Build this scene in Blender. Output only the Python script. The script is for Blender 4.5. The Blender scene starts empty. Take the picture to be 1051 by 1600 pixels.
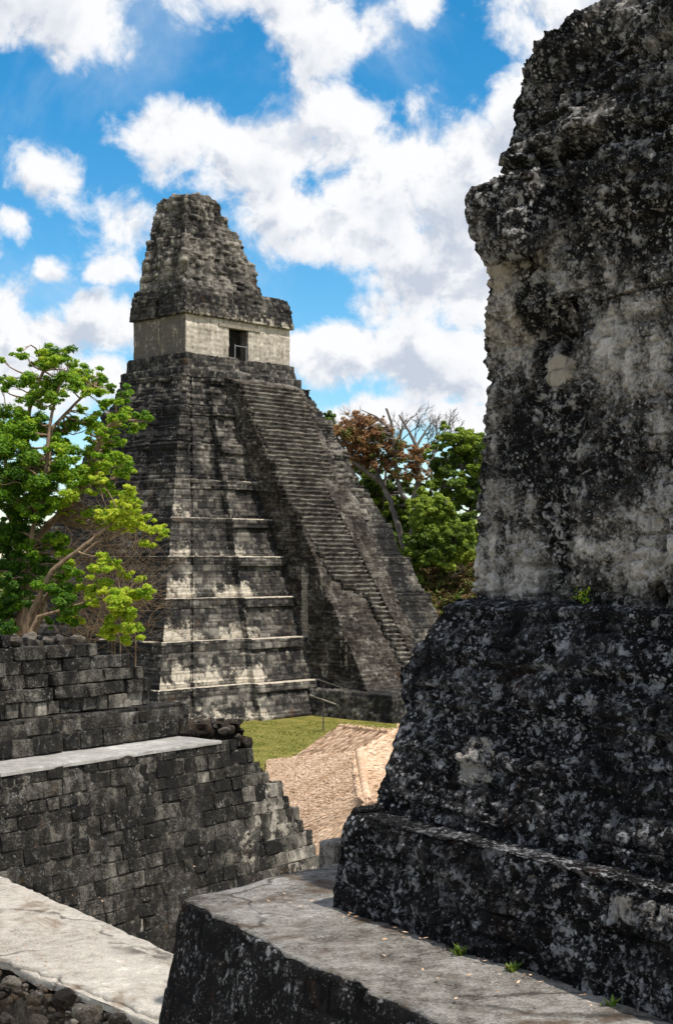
import bpy, bmesh, math, random
import numpy as np
from mathutils import Vector, Matrix, Euler

# ------------------------------------------------------------------ camera, sky, sun, exposure
S = bpy.context.scene
EZ = 11.75                       # eye height above the plaza
F = 2222.0                       # focal length in photograph pixels (50 mm on a 36 mm tall frame)
PITCH = math.atan(80 / F)
cam = bpy.data.objects.new('camera', bpy.data.cameras.new('camera'))
S.collection.objects.link(cam)
cam.data.sensor_fit = 'VERTICAL'; cam.data.sensor_height = 36; cam.data.sensor_width = 24
cam.data.lens = 50.0; cam.data.clip_start = 0.1; cam.data.clip_end = 3000
cam.location = (0, 0, EZ); cam.rotation_euler = (math.pi / 2 + PITCH, 0, 0)
S.camera = cam

SUN_EL = math.radians(64); SUN_H = (0.80, -0.60)
SUN_ROT = math.atan2(SUN_H[0], SUN_H[1])
sun = bpy.data.objects.new('sun', bpy.data.lights.new('sun', 'SUN'))
S.collection.objects.link(sun)
sun.data.energy = 4.0; sun.data.angle = math.radians(0.5); sun.data.color = (1.0, 0.945, 0.86)
sdir = Vector((SUN_H[0] * math.cos(SUN_EL), SUN_H[1] * math.cos(SUN_EL), math.sin(SUN_EL)))
sun.rotation_euler = sdir.to_track_quat('Z', 'Y').to_euler(); sun.location = (30, -30, 60)

vs = S.view_settings
S.display_settings.display_device = 'sRGB'
vs.view_transform = 'Standard'; vs.look = 'None'; vs.exposure = 0.25; vs.gamma = 1.0; vs.use_curve_mapping = False
S.cycles.use_denoising = True
S.cycles.max_bounces = 6; S.cycles.diffuse_bounces = 3; S.cycles.glossy_bounces = 2
S.cycles.transmission_bounces = 3; S.cycles.transparent_max_bounces = 4
S.cycles.use_adaptive_sampling = True; S.cycles.adaptive_threshold = 0.012


class NT:
    """small helper for writing node trees"""
    def __init__(s, tree): s.t = tree; s.n = tree.nodes; s.l = tree.links
    def put(s, sock, v):
        if isinstance(v, bpy.types.NodeSocket): s.l.new(v, sock)
        else: sock.default_value = v
    def node(s, typ, **kw):
        n = s.n.new(typ)
        for k, v in kw.items(): setattr(n, k, v)
        return n
    def m(s, op, a, b=None, c=None, clamp=False):
        n = s.node('ShaderNodeMath', operation=op); n.use_clamp = clamp
        for i, v in enumerate((a, b, c)):
            if v is not None: s.put(n.inputs[i], v)
        return n.outputs[0]
    def vm(s, op, a, b=None, out=0):
        n = s.node('ShaderNodeVectorMath', operation=op); s.put(n.inputs[0], a)
        if b is not None: s.put(n.inputs[1], b)
        return n.outputs[out]
    def noise(s, vec, scale, detail=4, rough=0.55, dist=0.0, lac=2.0):
        n = s.node('ShaderNodeTexNoise'); s.put(n.inputs['Vector'], vec)
        n.inputs['Scale'].default_value = scale; n.inputs['Detail'].default_value = detail
        n.inputs['Roughness'].default_value = rough; n.inputs['Distortion'].default_value = dist
        n.inputs['Lacunarity'].default_value = lac
        return n.outputs[0]
    def voro(s, vec, scale, feature='F1', rnd=1.0):
        n = s.node('ShaderNodeTexVoronoi', feature=feature); s.put(n.inputs['Vector'], vec)
        n.inputs['Scale'].default_value = scale; n.inputs['Randomness'].default_value = rnd
        return n
    def ss(s, x, lo, hi, a=0.0, b=1.0):
        n = s.node('ShaderNodeMapRange', interpolation_type='SMOOTHSTEP'); s.put(n.inputs[0], x)
        for i, v in enumerate((lo, hi, a, b)): s.put(n.inputs[i + 1], v)
        return n.outputs[0]
    def ramp(s, x, stops, interp='LINEAR'):
        n = s.node('ShaderNodeValToRGB'); n.color_ramp.interpolation = interp; s.put(n.inputs[0], x)
        e = n.color_ramp.elements
        while len(e) < len(stops): e.new(0.5)
        for i, (p, c) in enumerate(stops):
            e[i].position = p; e[i].color = (c[0], c[1], c[2], 1)
        return n.outputs[0]
    def mix(s, f, a, b, blend='MIX'):
        n = s.node('ShaderNodeMix', data_type='RGBA', blend_type=blend); s.put(n.inputs[0], f)
        for i, v in ((6, a), (7, b)):
            if isinstance(v, tuple): v = (v[0], v[1], v[2], 1)
            s.put(n.inputs[i], v)
        return n.outputs[2]
    def attr(s, name): return s.node('ShaderNodeAttribute', attribute_name=name).outputs['Fac']


# ---- world: Nishita sky with fair-weather cumulus drawn by direction
wd = bpy.data.worlds.new('World'); S.world = wd; wd.use_nodes = True
w = NT(wd.node_tree); w.n.clear()
sky = w.node('ShaderNodeTexSky', sky_type='NISHITA')
sky.sun_disc = False; sky.sun_elevation = SUN_EL; sky.sun_rotation = SUN_ROT
sky.altitude = 250; sky.air_density = 1.0; sky.dust_density = 0.35; sky.ozone_density = 2.2
hs = w.node('ShaderNodeHueSaturation'); hs.inputs['Hue'].default_value = 0.49; hs.inputs['Saturation'].default_value = 1.45; hs.inputs['Value'].default_value = 1.38
w.l.new(sky.outputs[0], hs.inputs['Color'])
dirv = w.node('ShaderNodeTexCoord').outputs['Generated']
sp = w.node('ShaderNodeSeparateXYZ'); w.l.new(dirv, sp.inputs[0])
AZ = w.m('MULTIPLY', w.m('ARCTAN2', sp.outputs[0], sp.outputs[1]), F)
EL = w.m('MULTIPLY', w.m('ARCSINE', sp.outputs[2]), F)
cmb = w.node('ShaderNodeCombineXYZ'); w.l.new(AZ, cmb.inputs[0]); w.l.new(EL, cmb.inputs[1])
# cumulus heads: azimuth, elevation, half width, half height in units of 1/2222 rad
CL = [(-470, 850, 200, 90), (-375, 800, 75, 85), (-120, 870, 200, 75), (-15, 805, 120, 80), (135, 855, 55, 38),
      (-240, 650, 110, 62), (-90, 625, 170, 90), (-60, 540, 120, 70), (20, 660, 95, 105), (90, 590, 140, 120), (190, 570, 120, 110),
      (20, 510, 150, 70), (140, 450, 130, 100), (215, 420, 100, 120), (70, 375, 75, 55), (-10, 310, 100, 65),
      (125, 300, 150, 90), (215, 300, 90, 100), (310, 790, 75, 70), (370, 830, 110, 85), (280, 690, 80, 80),
      (-462, 585, 62, 60), (-505, 520, 60, 34), (-335, 510, 58, 52), (-350, 452, 40, 24), (-430, 445, 32, 22),
      (-510, 400, 60, 60), (-450, 330, 150, 62), (-350, 360, 80, 62), (-420, 265, 230, 60), (200, 215, 95, 36), (40, 225, 120, 34),
      (-700, 480, 170, 110), (-850, 760, 220, 120), (720, 560, 220, 130), (900, 330, 200, 90), (-1150, 420, 240, 120),
      (300, 1250, 330, 150), (-500, 1350, 320, 140), (1300, 620, 260, 140)]
def field(vec):
    out = None
    for (cx, cy, rx, ry) in CL:
        sm_ = rx < 80; g_ = 1.7 if sm_ else 1.0                  # small heads are wisps: broad but weak
        d = w.vm('LENGTH', w.vm('MULTIPLY', w.vm('SUBTRACT', vec, (cx, cy, 0)), (1 / rx / g_, 1 / ry / g_, 0)), out=1)
        if sm_: d = w.m('ADD', d, 0.42)
        out = d if out is None else w.m('MINIMUM', out, d)
    return w.m('SUBTRACT', 1.0, out)
wrp = w.node('ShaderNodeTexNoise'); w.l.new(dirv, wrp.inputs['Vector'])
wrp.inputs['Scale'].default_value = 11; wrp.inputs['Detail'].default_value = 5
off = w.vm('MULTIPLY', w.vm('SUBTRACT', wrp.outputs['Color'], (0.5, 0.5, 0.5)), (170, 120, 0))
pv = w.vm('ADD', cmb.outputs[0], off)
fb = w.noise(dirv, 21, 10, 0.6, 0.25)
fb2 = w.noise(w.vm('ADD', dirv, (0.005, 0.0, 0.014)), 21, 6, 0.58, 0.25)
big = w.noise(dirv, 4.2, 4, 0.5)
outside = w.m('MAXIMUM', w.ss(EL, 900, 1300), w.ss(w.m('ABSOLUTE', AZ), 600, 900))
gen = w.m('SUBTRACT', w.m('MULTIPLY', w.m('ADD', w.m('MULTIPLY', w.m('SUBTRACT', big, 0.43), 5.0), 0.9), outside), 0.9)
f0 = w.m('MAXIMUM', w.m('MAXIMUM', field(pv), -0.9), gen)
D = w.m('ADD', w.m('MULTIPLY', f0, 0.82), w.m('MULTIPLY', w.m('SUBTRACT', fb, 0.5), 1.75))
alpha = w.ss(D, -0.05, 0.34)
f1 = w.m('MAXIMUM', field(w.vm('ADD', pv, (22, 40, 0))), -0.9)
D1 = w.m('ADD', w.m('MULTIPLY', f1, 0.75), w.m('MULTIPLY', w.m('SUBTRACT', fb2, 0.5), 2.2))
shade = w.m('ADD', w.m('MULTIPLY', w.ss(D1, 0.2, 1.0), 0.75), w.m('MULTIPLY', w.ss(w.m('SUBTRACT', fb2, fb), -0.02, 0.12), 0.45), clamp=True)
ccol = w.mix(shade, (8.3, 8.35, 8.5), (4.9, 5.4, 6.3))
thin = w.noise(dirv, 6, 7, 0.6, 0.4)
veil = w.m('MULTIPLY', w.ss(thin, 0.47, 0.75), 0.35)
base = w.mix(veil, hs.outputs[0], (7.5, 8.0, 8.6))
bg = w.node('ShaderNodeBackground'); bg.inputs['Strength'].default_value = 0.1
w.l.new(w.mix(alpha, base, ccol), bg.inputs['Color'])
wo = w.node('ShaderNodeOutputWorld'); w.l.new(bg.outputs[0], wo.inputs[0])

# ------------------------------------------------------------------ helpers
random.seed(7); RNG = np.random.default_rng(11)
def ray(px, py, depth):
    """point of the place seen at photograph pixel (px, py), `depth` metres ahead"""
    xc = (px - 525.5) / F; yc = (800 - py) / F
    d = np.array([xc, math.cos(PITCH) - yc * math.sin(PITCH), math.sin(PITCH) + yc * math.cos(PITCH)])
    d = d * (depth / d[1]); return np.array([d[0], d[1], d[2] + EZ])

_perm = np.random.default_rng(3).permutation(256); _perm = np.concatenate([_perm, _perm, _perm])
_grad = np.random.default_rng(4).normal(size=(256, 3)); _grad /= np.linalg.norm(_grad, axis=1)[:, None]
def perlin(P):
    i = np.floor(P).astype(int); f = P - i; i &= 255; u = f * f * f * (f * (f * 6 - 15) + 10)
    def g(dx, dy, dz):
        h = _perm[_perm[_perm[i[:, 0] + dx] + i[:, 1] + dy] + i[:, 2] + dz]
        return np.einsum('ij,ij->i', _grad[h], f - np.array([dx, dy, dz]))
    def L(a, b, t): return a + t * (b - a)
    x00 = L(g(0, 0, 0), g(1, 0, 0), u[:, 0]); x10 = L(g(0, 1, 0), g(1, 1, 0), u[:, 0])
    x01 = L(g(0, 0, 1), g(1, 0, 1), u[:, 0]); x11 = L(g(0, 1, 1), g(1, 1, 1), u[:, 0])
    return L(L(x00, x10, u[:, 1]), L(x01, x11, u[:, 1]), u[:, 2]) * 1.6
def fbm(P, octv=4, gain=0.5, lac=2.03):
    a, s, t = 1.0, 0.0, 0.0
    for k in range(octv):
        s = s + a * perlin(P + 17.3 * k); t += a; P = P * lac; a *= gain
    return s / t
def worley(P):
    """distance to the nearest and second nearest random point, and a random number of the nearest cell"""
    i = np.floor(P).astype(int); f = P - i
    d1 = np.full(len(P), 9.0); d2 = np.full(len(P), 9.0); idn = np.zeros(len(P))
    for dx in (-1, 0, 1):
        for dy in (-1, 0, 1):
            for dz in (-1, 0, 1):
                h = _perm[_perm[_perm[(i[:, 0] + dx) & 255] + ((i[:, 1] + dy) & 255)] + ((i[:, 2] + dz) & 255)]
                q = _grad[h] * 0.42 + 0.5 + np.array([dx, dy, dz]); d = np.linalg.norm(f - q, axis=1)
                m = d < d1; d2 = np.where(m, d1, np.minimum(d2, d)); idn = np.where(m, h / 255.0, idn); d1 = np.where(m, d, d1)
    return d1, d2, idn
def sstep(x, a, b):
    t = np.clip((x - a) / (b - a), 0, 1); return t * t * (3 - 2 * t)
def hash01(a, b=0, s=0):
    v = np.sin(np.asarray(a) * 127.1 + np.asarray(b) * 311.7 + s * 74.7) * 43758.5453
    return v - np.floor(v)
def masonry(u, v, ch, bw, seed, joint):
    """coursed rubble: per stone height, joint mask and random number"""
    r = v / ch + 0.28 * np.sin(v / ch * 2.1 + seed); row = np.floor(r); fr = r - row
    wd_ = bw * (0.7 + 0.7 * hash01(row, seed)); q = u / wd_ + hash01(row, seed, 3) * 9
    q = q + 0.27 * np.sin(q * 1.7 + row * 2.3); col = np.floor(q); fc = q - col
    dj = np.minimum(np.minimum(fr, 1 - fr) * ch, np.minimum(fc, 1 - fc) * wd_)
    return hash01(col, row, seed), sstep(dj, joint * 0.3, joint)

def mesh_from(name, V, Fq, attrs=None, smooth=True):
    me = bpy.data.meshes.new(name); V = np.asarray(V, dtype=np.float32); Fq = np.asarray(Fq, dtype=np.int32)
    k = Fq.shape[1]
    me.vertices.add(len(V)); me.vertices.foreach_set('co', V.ravel())
    me.loops.add(Fq.size); me.loops.foreach_set('vertex_index', Fq.ravel())
    me.polygons.add(len(Fq)); me.polygons.foreach_set('loop_start', np.arange(0, Fq.size, k, dtype=np.int32))
    me.polygons.foreach_set('loop_total', np.full(len(Fq), k, dtype=np.int32))
    me.polygons.foreach_set('use_smooth', np.full(len(Fq), smooth, dtype=bool))
    for n, a in (attrs or {}).items():
        at = me.attributes.new(n, 'FLOAT', 'POINT'); at.data.foreach_set('value', np.asarray(a, dtype=np.float32))
    me.update(calc_edges=True); me.validate()
    return me
def link(name, me, mat=None, parent=None, **props):
    o = bpy.data.objects.new(name, me); S.collection.objects.link(o)
    if mat is not None and me is not None and not me.materials: me.materials.append(mat)
    if parent is not None: o.parent = parent
    for k, v in props.items(): o[k] = v
    return o
def thing(name, loc, label, cat, group=None):
    o = bpy.data.objects.new(name, None); S.collection.objects.link(o); o.location = loc; o.empty_display_size = 0.3
    o['label'] = label; o['category'] = cat
    if group: o['group'] = group
    return o
def rel(V, parent): return np.asarray(V) - np.array(parent.location)[None, :]

def loft(levels, eres, vres, disp=None, capres=None):
    """skin a stack of outlines (z, Kx2 polygon, counter-clockwise) into a fine grid, displaced along its normals.
    disp(P, N, u, v, e) -> (offset, attrs); returns vertices, quads, attrs"""
    K = len(levels[0][1]); polys = [np.asarray(p, float) for _, p in levels]; zs = [z for z, _ in levels]
    ne = []
    for e in range(K):
        L = max(np.linalg.norm(p[(e + 1) % K] - p[e]) for p in polys); ne.append(max(1, int(math.ceil(L / eres[e]))))
    def ring(p):
        out = []
        for e in range(K):
            t = np.arange(ne[e])[:, None] / ne[e]; out.append(p[e] * (1 - t) + p[(e + 1) % K] * t)
        return np.concatenate(out)
    edge = np.concatenate([np.full(ne[e], e) for e in range(K)])
    rings = [ring(p) for p in polys]
    rows, rz = [rings[0]], [zs[0]]
    for i in range(1, len(rings)):
        d = max(np.max(np.linalg.norm(polys[i] - polys[i - 1], axis=1)), abs(zs[i] - zs[i - 1]))
        n = max(1, int(math.ceil(d / vres)))
        for k in range(1, n + 1):
            t = k / n; rows.append(rings[i - 1] * (1 - t) + rings[i] * t); rz.append(zs[i - 1] * (1 - t) + zs[i] * t)
    R = len(rows); M = len(rows[0])
    G = np.zeros((R, M, 3)); G[:, :, :2] = np.array(rows); G[:, :, 2] = np.array(rz)[:, None]
    du = np.roll(G, -1, 1) - np.roll(G, 1, 1); dv = np.gradient(G, axis=0)
    N = np.cross(du, dv); N /= np.linalg.norm(N, axis=2)[:, :, None] + 1e-9
    seg = np.linalg.norm(G - np.roll(G, 1, 1), axis=2); seg[:, 0] = 0; U = np.cumsum(seg[R // 2])[None, :].repeat(R, 0)
    vseg = np.linalg.norm(np.diff(G, axis=0), axis=2).max(1); Vv = np.concatenate([[0], np.cumsum(vseg)])[:, None].repeat(M, 1)
    attrs = {}
    if disp is not None:
        d, attrs = disp(G.reshape(-1, 3), N.reshape(-1, 3), U.ravel(), Vv.ravel(), np.tile(edge, R))
        G = G + N * d.reshape(R, M)[:, :, None]
    V = G.reshape(-1, 3); idx = np.arange(R * M).reshape(R, M); nx = np.roll(idx, -1, 1)
    Q = np.stack([idx[:-1], nx[:-1], nx[1:], idx[1:]], -1).reshape(-1, 4)
    c = len(V); V = np.concatenate([V, G[-1].mean(0)[None]]); last = idx[-1]; nl = nx[-1]
    cap = np.stack([last, nl, np.full(M, c), np.full(M, c)], -1)
    attrs = {k: np.append(a, a[-1]) for k, a in attrs.items()}
    return V, Q, cap[:, :3], attrs
def loft_obj(name, levels, eres, vres, disp, mat, parent, smooth=True, **props):
    V, Q, T, at = loft(levels, eres, vres, disp)
    Fq = np.concatenate([Q, np.stack([T[:, 0], T[:, 1], T[:, 2], T[:, 2]], -1)])
    me = bpy.data.meshes.new(name); V = rel(V, parent) if parent is not None else V
    me.vertices.add(len(V)); me.vertices.foreach_set('co', V.astype(np.float32).ravel())
    nq, nt = len(Q), len(T); lv = np.concatenate([Q.ravel(), T.ravel()]).astype(np.int32)
    me.loops.add(len(lv)); me.loops.foreach_set('vertex_index', lv); me.polygons.add(nq + nt)
    me.polygons.foreach_set('loop_start', np.concatenate([np.arange(nq) * 4, nq * 4 + np.arange(nt) * 3]).astype(np.int32))
    me.polygons.foreach_set('loop_total', np.concatenate([np.full(nq, 4), np.full(nt, 3)]).astype(np.int32))
    me.polygons.foreach_set('use_smooth', np.full(nq + nt, smooth, dtype=bool))
    for n, a in at.items():
        t_ = me.attributes.new(n, 'FLOAT', 'POINT'); t_.data.foreach_set('value', np.asarray(a, dtype=np.float32))
    me.update(calc_edges=True)
    return link(name, me, mat, parent, **props)
class Frame:
    def __init__(s, o, a, b): s.o = np.array(o, float); s.a = np.array(a, float); s.b = np.array(b, float)
    def xy(s, p):
        p = np.asarray(p, float); return s.o + p[..., 0:1] * s.a + p[..., 1:2] * s.b
    def inv(s, P):
        q = np.asarray(P)[:, :2] - s.o; return q @ s.a, q @ s.b
def tube(path, radii, sides=7):
    """a tapered limb along a path"""
    P = np.array(path, float); V, Fq = [], []
    for i, p in enumerate(P):
        d = P[min(i + 1, len(P) - 1)] - P[max(i - 1, 0)]; d = d / (np.linalg.norm(d) + 1e-9)
        x = np.cross(d, [0.31, 0.87, 0.12]); x /= np.linalg.norm(x) + 1e-9; y = np.cross(d, x)
        for k in range(sides):
            a = 2 * math.pi * k / sides; V.append(p + radii[i] * (x * math.cos(a) + y * math.sin(a)))
    for i in range(len(P) - 1):
        for k in range(sides):
            a = i * sides + k; b = i * sides + (k + 1) % sides; Fq.append((a, b, b + sides, a + sides))
    return V, Fq
class Collect:
    def __init__(s): s.V = []; s.F = []; s.A = {}; s.n = 0
    def add(s, V, Fq, **at):
        V = np.asarray(V, float); s.V.append(V); s.F.append(np.asarray(Fq, int) + s.n); s.n += len(V)
        for k, v in at.items(): s.A.setdefault(k, []).append(np.broadcast_to(np.asarray(v, float), (len(V),)).copy())
    def obj(s, name, mat, parent=None, smooth=True, **props):
        V = np.concatenate(s.V); V = rel(V, parent) if parent is not None else V
        return link(name, mesh_from(name, V, np.concatenate(s.F), {k: np.concatenate(v) for k, v in s.A.items()}, smooth), mat, parent, **props)

# ------------------------------------------------------------------ materials
def new_mat(name):
    m = bpy.data.materials.new(name); m.use_nodes = True; t = NT(m.node_tree); t.n.clear()
    out = t.node('ShaderNodeOutputMaterial'); b = t.node('ShaderNodeBsdfPrincipled'); t.l.new(b.outputs[0], out.inputs[0])
    b.inputs['Roughness'].default_value = 0.92; b.inputs['Specular IOR Level'].default_value = 0.15
    return m, t, b, out
def stone(name, sc=1.0, dark=(0.012, 0.012, 0.014), mid=(0.045, 0.043, 0.042), light=(0.17, 0.16, 0.15), pale=(0.45, 0.39, 0.31),
          rust=(0.12, 0.055, 0.018), cover=0.5, spots=0.5, spotcol=(0.36, 0.37, 0.38), rustamt=0.3, streak=0.35, use_attr=True, rnd=0.0,
          bump=0.6, bdist=0.06, tintamt=0.5, fine=1.0, contrast=0.12, crack=0.0, dirt=0.0):
    """weathered limestone: black crust, grey stone, pale lichen, cream where the crust has gone ('wear')"""
    m, t, b, out = new_mat(name); P = t.node('ShaderNodeNewGeometry').outputs['Position']
    n1 = t.noise(P, 0.55 * sc, 6, 0.6, 0.3); n2 = t.noise(P, 3.1 * sc, 6, 0.62); n3 = t.noise(P, 17 * sc, 5, 0.65)
    st = t.noise(t.vm('MULTIPLY', P, (2.6 * sc, 2.6 * sc, 0.33 * sc)), 1.0, 5, 0.6)
    x = t.m('ADD', t.m('MULTIPLY', n1, 0.42), t.m('MULTIPLY', n2, 0.38)); x = t.m('ADD', x, t.m('MULTIPLY', n3, 0.32 * fine))
    x = t.m('ADD', x, t.m('MULTIPLY', t.m('SUBTRACT', st, 0.5), streak))
    c0 = cover + 0.06 + 0.16 * (fine - 1.0)
    if use_attr: x = t.m('ADD', x, t.m('MULTIPLY', t.m('SUBTRACT', t.attr('tint'), 0.5), 0.16 * tintamt))
    if rnd: x = t.m('ADD', x, t.m('MULTIPLY', t.m('SUBTRACT', t.node('ShaderNodeObjectInfo').outputs['Random'], 0.5), rnd))
    col = t.ramp(x, [(c0 - contrast, dark), (c0 + 0.01, mid), (c0 + contrast * 1.1, light), (min(0.99, c0 + contrast * 2.3), tuple(min(1, v * 1.9) for v in light))])
    # white crustose lichen
    v1 = t.voro(t.vm('ADD', P, t.vm('MULTIPLY', t.node('ShaderNodeTexNoise').outputs['Color'], (0.0, 0.0, 0.0))), 9.0 * sc)
    vs1 = t.m('ADD', v1.outputs['Distance'], t.m('MULTIPLY', t.m('SUBTRACT', n3, 0.5), 1.1))
    patch = t.ss(t.noise(P, 1.35 * sc, 5, 0.65), 0.62 - 0.22 * spots, 0.78 - 0.16 * spots)
    lm = t.m('MULTIPLY', t.ss(vs1, 0.34, 0.22), t.m('MULTIPLY', patch, 0.9))
    v2 = t.voro(P, 27.0 * sc); sel = t.ss(v2.outputs['Color'], 1.0 - 0.3 * spots, 1.02 - 0.3 * spots)
    sm = t.m('MULTIPLY', t.m('MULTIPLY', t.ss(t.m('ADD', v2.outputs['Distance'], t.m('MULTIPLY', t.m('SUBTRACT', n3, 0.5), 0.8)), 0.36, 0.2), sel), 0.55)
    bl_ = t.m('MULTIPLY', t.ss(t.noise(P, 4.6 * sc, 9, 0.72, 0.35), 0.6 - 0.1 * spots, 0.68 - 0.08 * spots), t.ss(t.noise(P, 0.8 * sc, 4, 0.6), 0.56 - 0.2 * spots, 0.66 - 0.12 * spots))
    lmask = t.m('MAXIMUM', t.m('MAXIMUM', lm, sm), t.m('MULTIPLY', bl_, 0.8))
    col = t.mix(lmask, col, spotcol)
    # rust and ochre growth
    if rustamt > 0:
        rm = t.m('MULTIPLY', t.ss(t.noise(P, 0.9 * sc, 7, 0.7, 0.5), 0.66 - 0.18 * rustamt, 0.76 - 0.12 * rustamt), t.ss(n3, 0.36, 0.62))
        col = t.mix(t.m('MULTIPLY', rm, 0.8), col, rust)
    if dirt:
        dm = t.m('MULTIPLY', t.ss(t.noise(P, 0.75, 8, 0.72, 0.6), 0.6 - 0.12 * dirt, 0.68 - 0.1 * dirt), t.ss(n3, 0.3, 0.55))
        col = t.mix(t.m('MULTIPLY', dm, 0.85), col, rust)
    if crack:
        wn = t.node('ShaderNodeTexNoise'); t.l.new(P, wn.inputs['Vector']); wn.inputs['Scale'].default_value = 1.4; wn.inputs['Detail'].default_value = 6
        vv = t.voro(t.vm('ADD', P, t.vm('MULTIPLY', t.vm('SUBTRACT', wn.outputs['Color'], (0.5, 0.5, 0.5)), (0.7, 0.7, 0.0))), crack, 'DISTANCE_TO_EDGE')
        ck = t.m('MULTIPLY', t.ss(vv.outputs['Distance'], 0.02, 0.004), t.ss(t.noise(P, 0.8, 3), 0.42, 0.55))
        col = t.mix(t.m('MULTIPLY', ck, 0.75), col, tuple(v * 0.5 for v in dark))
    if use_attr:
        wv = t.m('ADD', t.attr('wear'), t.m('ADD', t.m('MULTIPLY', t.m('SUBTRACT', n2, 0.5), 1.3), t.m('MULTIPLY', t.m('SUBTRACT', n3, 0.5), 0.9)))
        wm = t.ss(wv, 0.42, 0.72)
        pc = t.mix(n3, tuple(v * 0.72 for v in pale), tuple(min(1, v * 1.2) for v in pale))
        col = t.mix(wm, col, pc)
        jt = t.attr('joint'); col = t.mix(t.m('MULTIPLY', t.m('SUBTRACT', 1.0, jt), 0.45), col, tuple(v * 0.6 for v in dark))
    t.l.new(col, b.inputs['Base Color'])
    h = t.m('ADD', t.m('MULTIPLY', n2, 0.5), t.m('MULTIPLY', n3, 0.5)); h = t.m('ADD', h, t.m('MULTIPLY', lmask, 0.08))
    h = t.m('ADD', h, t.m('MULTIPLY', t.noise(P, 60 * sc, 3, 0.6), 0.22))
    bp = t.node('ShaderNodeBump'); bp.inputs['Strength'].default_value = bump; bp.inputs['Distance'].default_value = bdist
    t.l.new(h, bp.inputs['Height']); t.l.new(bp.outputs[0], b.inputs['Normal'])
    return m
def plain(name, c1, c2, scale=3.0, bump=0.3, bdist=0.02, rough=0.9, stretch=None, detail=6):
    m, t, b, out = new_mat(name); P = t.node('ShaderNodeNewGeometry').outputs['Position']
    if stretch: P = t.vm('MULTIPLY', P, stretch)
    n = t.noise(P, scale, detail, 0.62); t.l.new(t.mix(t.ss(n, 0.3, 0.7), c1, c2), b.inputs['Base Color'])
    b.inputs['Roughness'].default_value = rough
    bp = t.node('ShaderNodeBump'); bp.inputs['Strength'].default_value = bump; bp.inputs['Distance'].default_value = bdist
    t.l.new(n, bp.inputs['Height']); t.l.new(bp.outputs[0], b.inputs['Normal'])
    return m
def leafmat(name, stops, trans=0.45):
    """leaf colour by the attribute 'tint'; light also passes through the blade"""
    m, t, b, out = new_mat(name)
    col = t.ramp(t.attr('tint'), stops); t.l.new(col, b.inputs['Base Color']); b.inputs['Roughness'].default_value = 0.55
    b.inputs['Specular IOR Level'].default_value = 0.3
    tr = t.node('ShaderNodeBsdfTranslucent'); t.l.new(t.mix(0.5, col, (0.35, 0.42, 0.05), 'MULTIPLY'), tr.inputs[0])
    t.l.new(t.mix(1.0, col, (1.25, 1.3, 0.7), 'MULTIPLY'), tr.inputs[0])
    mx = t.node('ShaderNodeMixShader'); mx.inputs[0].default_value = trans
    t.l.new(b.outputs[0], mx.inputs[1]); t.l.new(tr.outputs[0], mx.inputs[2]); t.l.new(mx.outputs[0], out.inputs[0])
    return m

M = {}
M['temple'] = stone('temple_stone', sc=0.8, dark=(0.017, 0.016, 0.016), mid=(0.062, 0.055, 0.047), light=(0.185, 0.166, 0.14), pale=(0.56, 0.49, 0.39),
                    cover=0.512, spots=0.5, spotcol=(0.28, 0.27, 0.25), rustamt=0.35, streak=0.3, bump=0.9, bdist=0.1, tintamt=1.25)
M['stair'] = stone('stair_stone', sc=1.0, dark=(0.022, 0.018, 0.015), mid=(0.075, 0.063, 0.052), light=(0.2, 0.178, 0.15), pale=(0.42, 0.37, 0.3),
                   cover=0.5, spots=0.25, spotcol=(0.27, 0.26, 0.24), rustamt=0.35, streak=0.15, bump=1.0, bdist=0.1, tintamt=1.0)
M['plaster'] = stone('plaster_wall', sc=1.3, dark=(0.12, 0.105, 0.09), mid=(0.37, 0.32, 0.26), light=(0.52, 0.46, 0.38), pale=(0.58, 0.51, 0.42),
                     cover=0.44, spots=0.1, rustamt=0.1, streak=0.4, bump=0.6, bdist=0.05, tintamt=0.5)
M['ledge'] = stone('ledge_plaster', sc=1.9, dark=(0.09, 0.08, 0.07), mid=(0.27, 0.255, 0.235), light=(0.37, 0.355, 0.33), cover=0.42, spots=0.1, rustamt=0.3,
                   streak=0.0, use_attr=False, bump=0.4, bdist=0.03)
M['ruin'] = stone('dark_crusted_stone', sc=1.7, dark=(0.006, 0.0055, 0.006), mid=(0.019, 0.018, 0.018), light=(0.15, 0.145, 0.145), pale=(0.46, 0.42, 0.38),
                  rust=(0.055, 0.026, 0.012), cover=0.57, spots=0.85, spotcol=(0.46, 0.455, 0.47), rustamt=0.42, streak=0.15, bump=1.0, bdist=0.1, tintamt=1.0, contrast=0.095, fine=1.6)
M['tower'] = stone('mottled_tower_stone', sc=1.7, dark=(0.01, 0.0095, 0.01), mid=(0.085, 0.077, 0.07), light=(0.42, 0.385, 0.35), pale=(0.56, 0.49, 0.4),
                   rust=(0.1, 0.05, 0.035), cover=0.545, spots=0.95, spotcol=(0.58, 0.555, 0.53), rustamt=0.3, streak=0.5, bump=1.0, bdist=0.12, tintamt=1.1, contrast=0.105, fine=1.7)
M['crust'] = stone('black_crust', sc=2.4, dark=(0.006, 0.0055, 0.006), mid=(0.016, 0.015, 0.015), light=(0.1, 0.095, 0.092), rust=(0.06, 0.03, 0.014), cover=0.56, spots=0.6, spotcol=(0.45, 0.445, 0.45),
                   rustamt=0.45, streak=0.2, bump=1.0, bdist=0.08, tintamt=0.6, contrast=0.1, fine=1.8)
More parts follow.
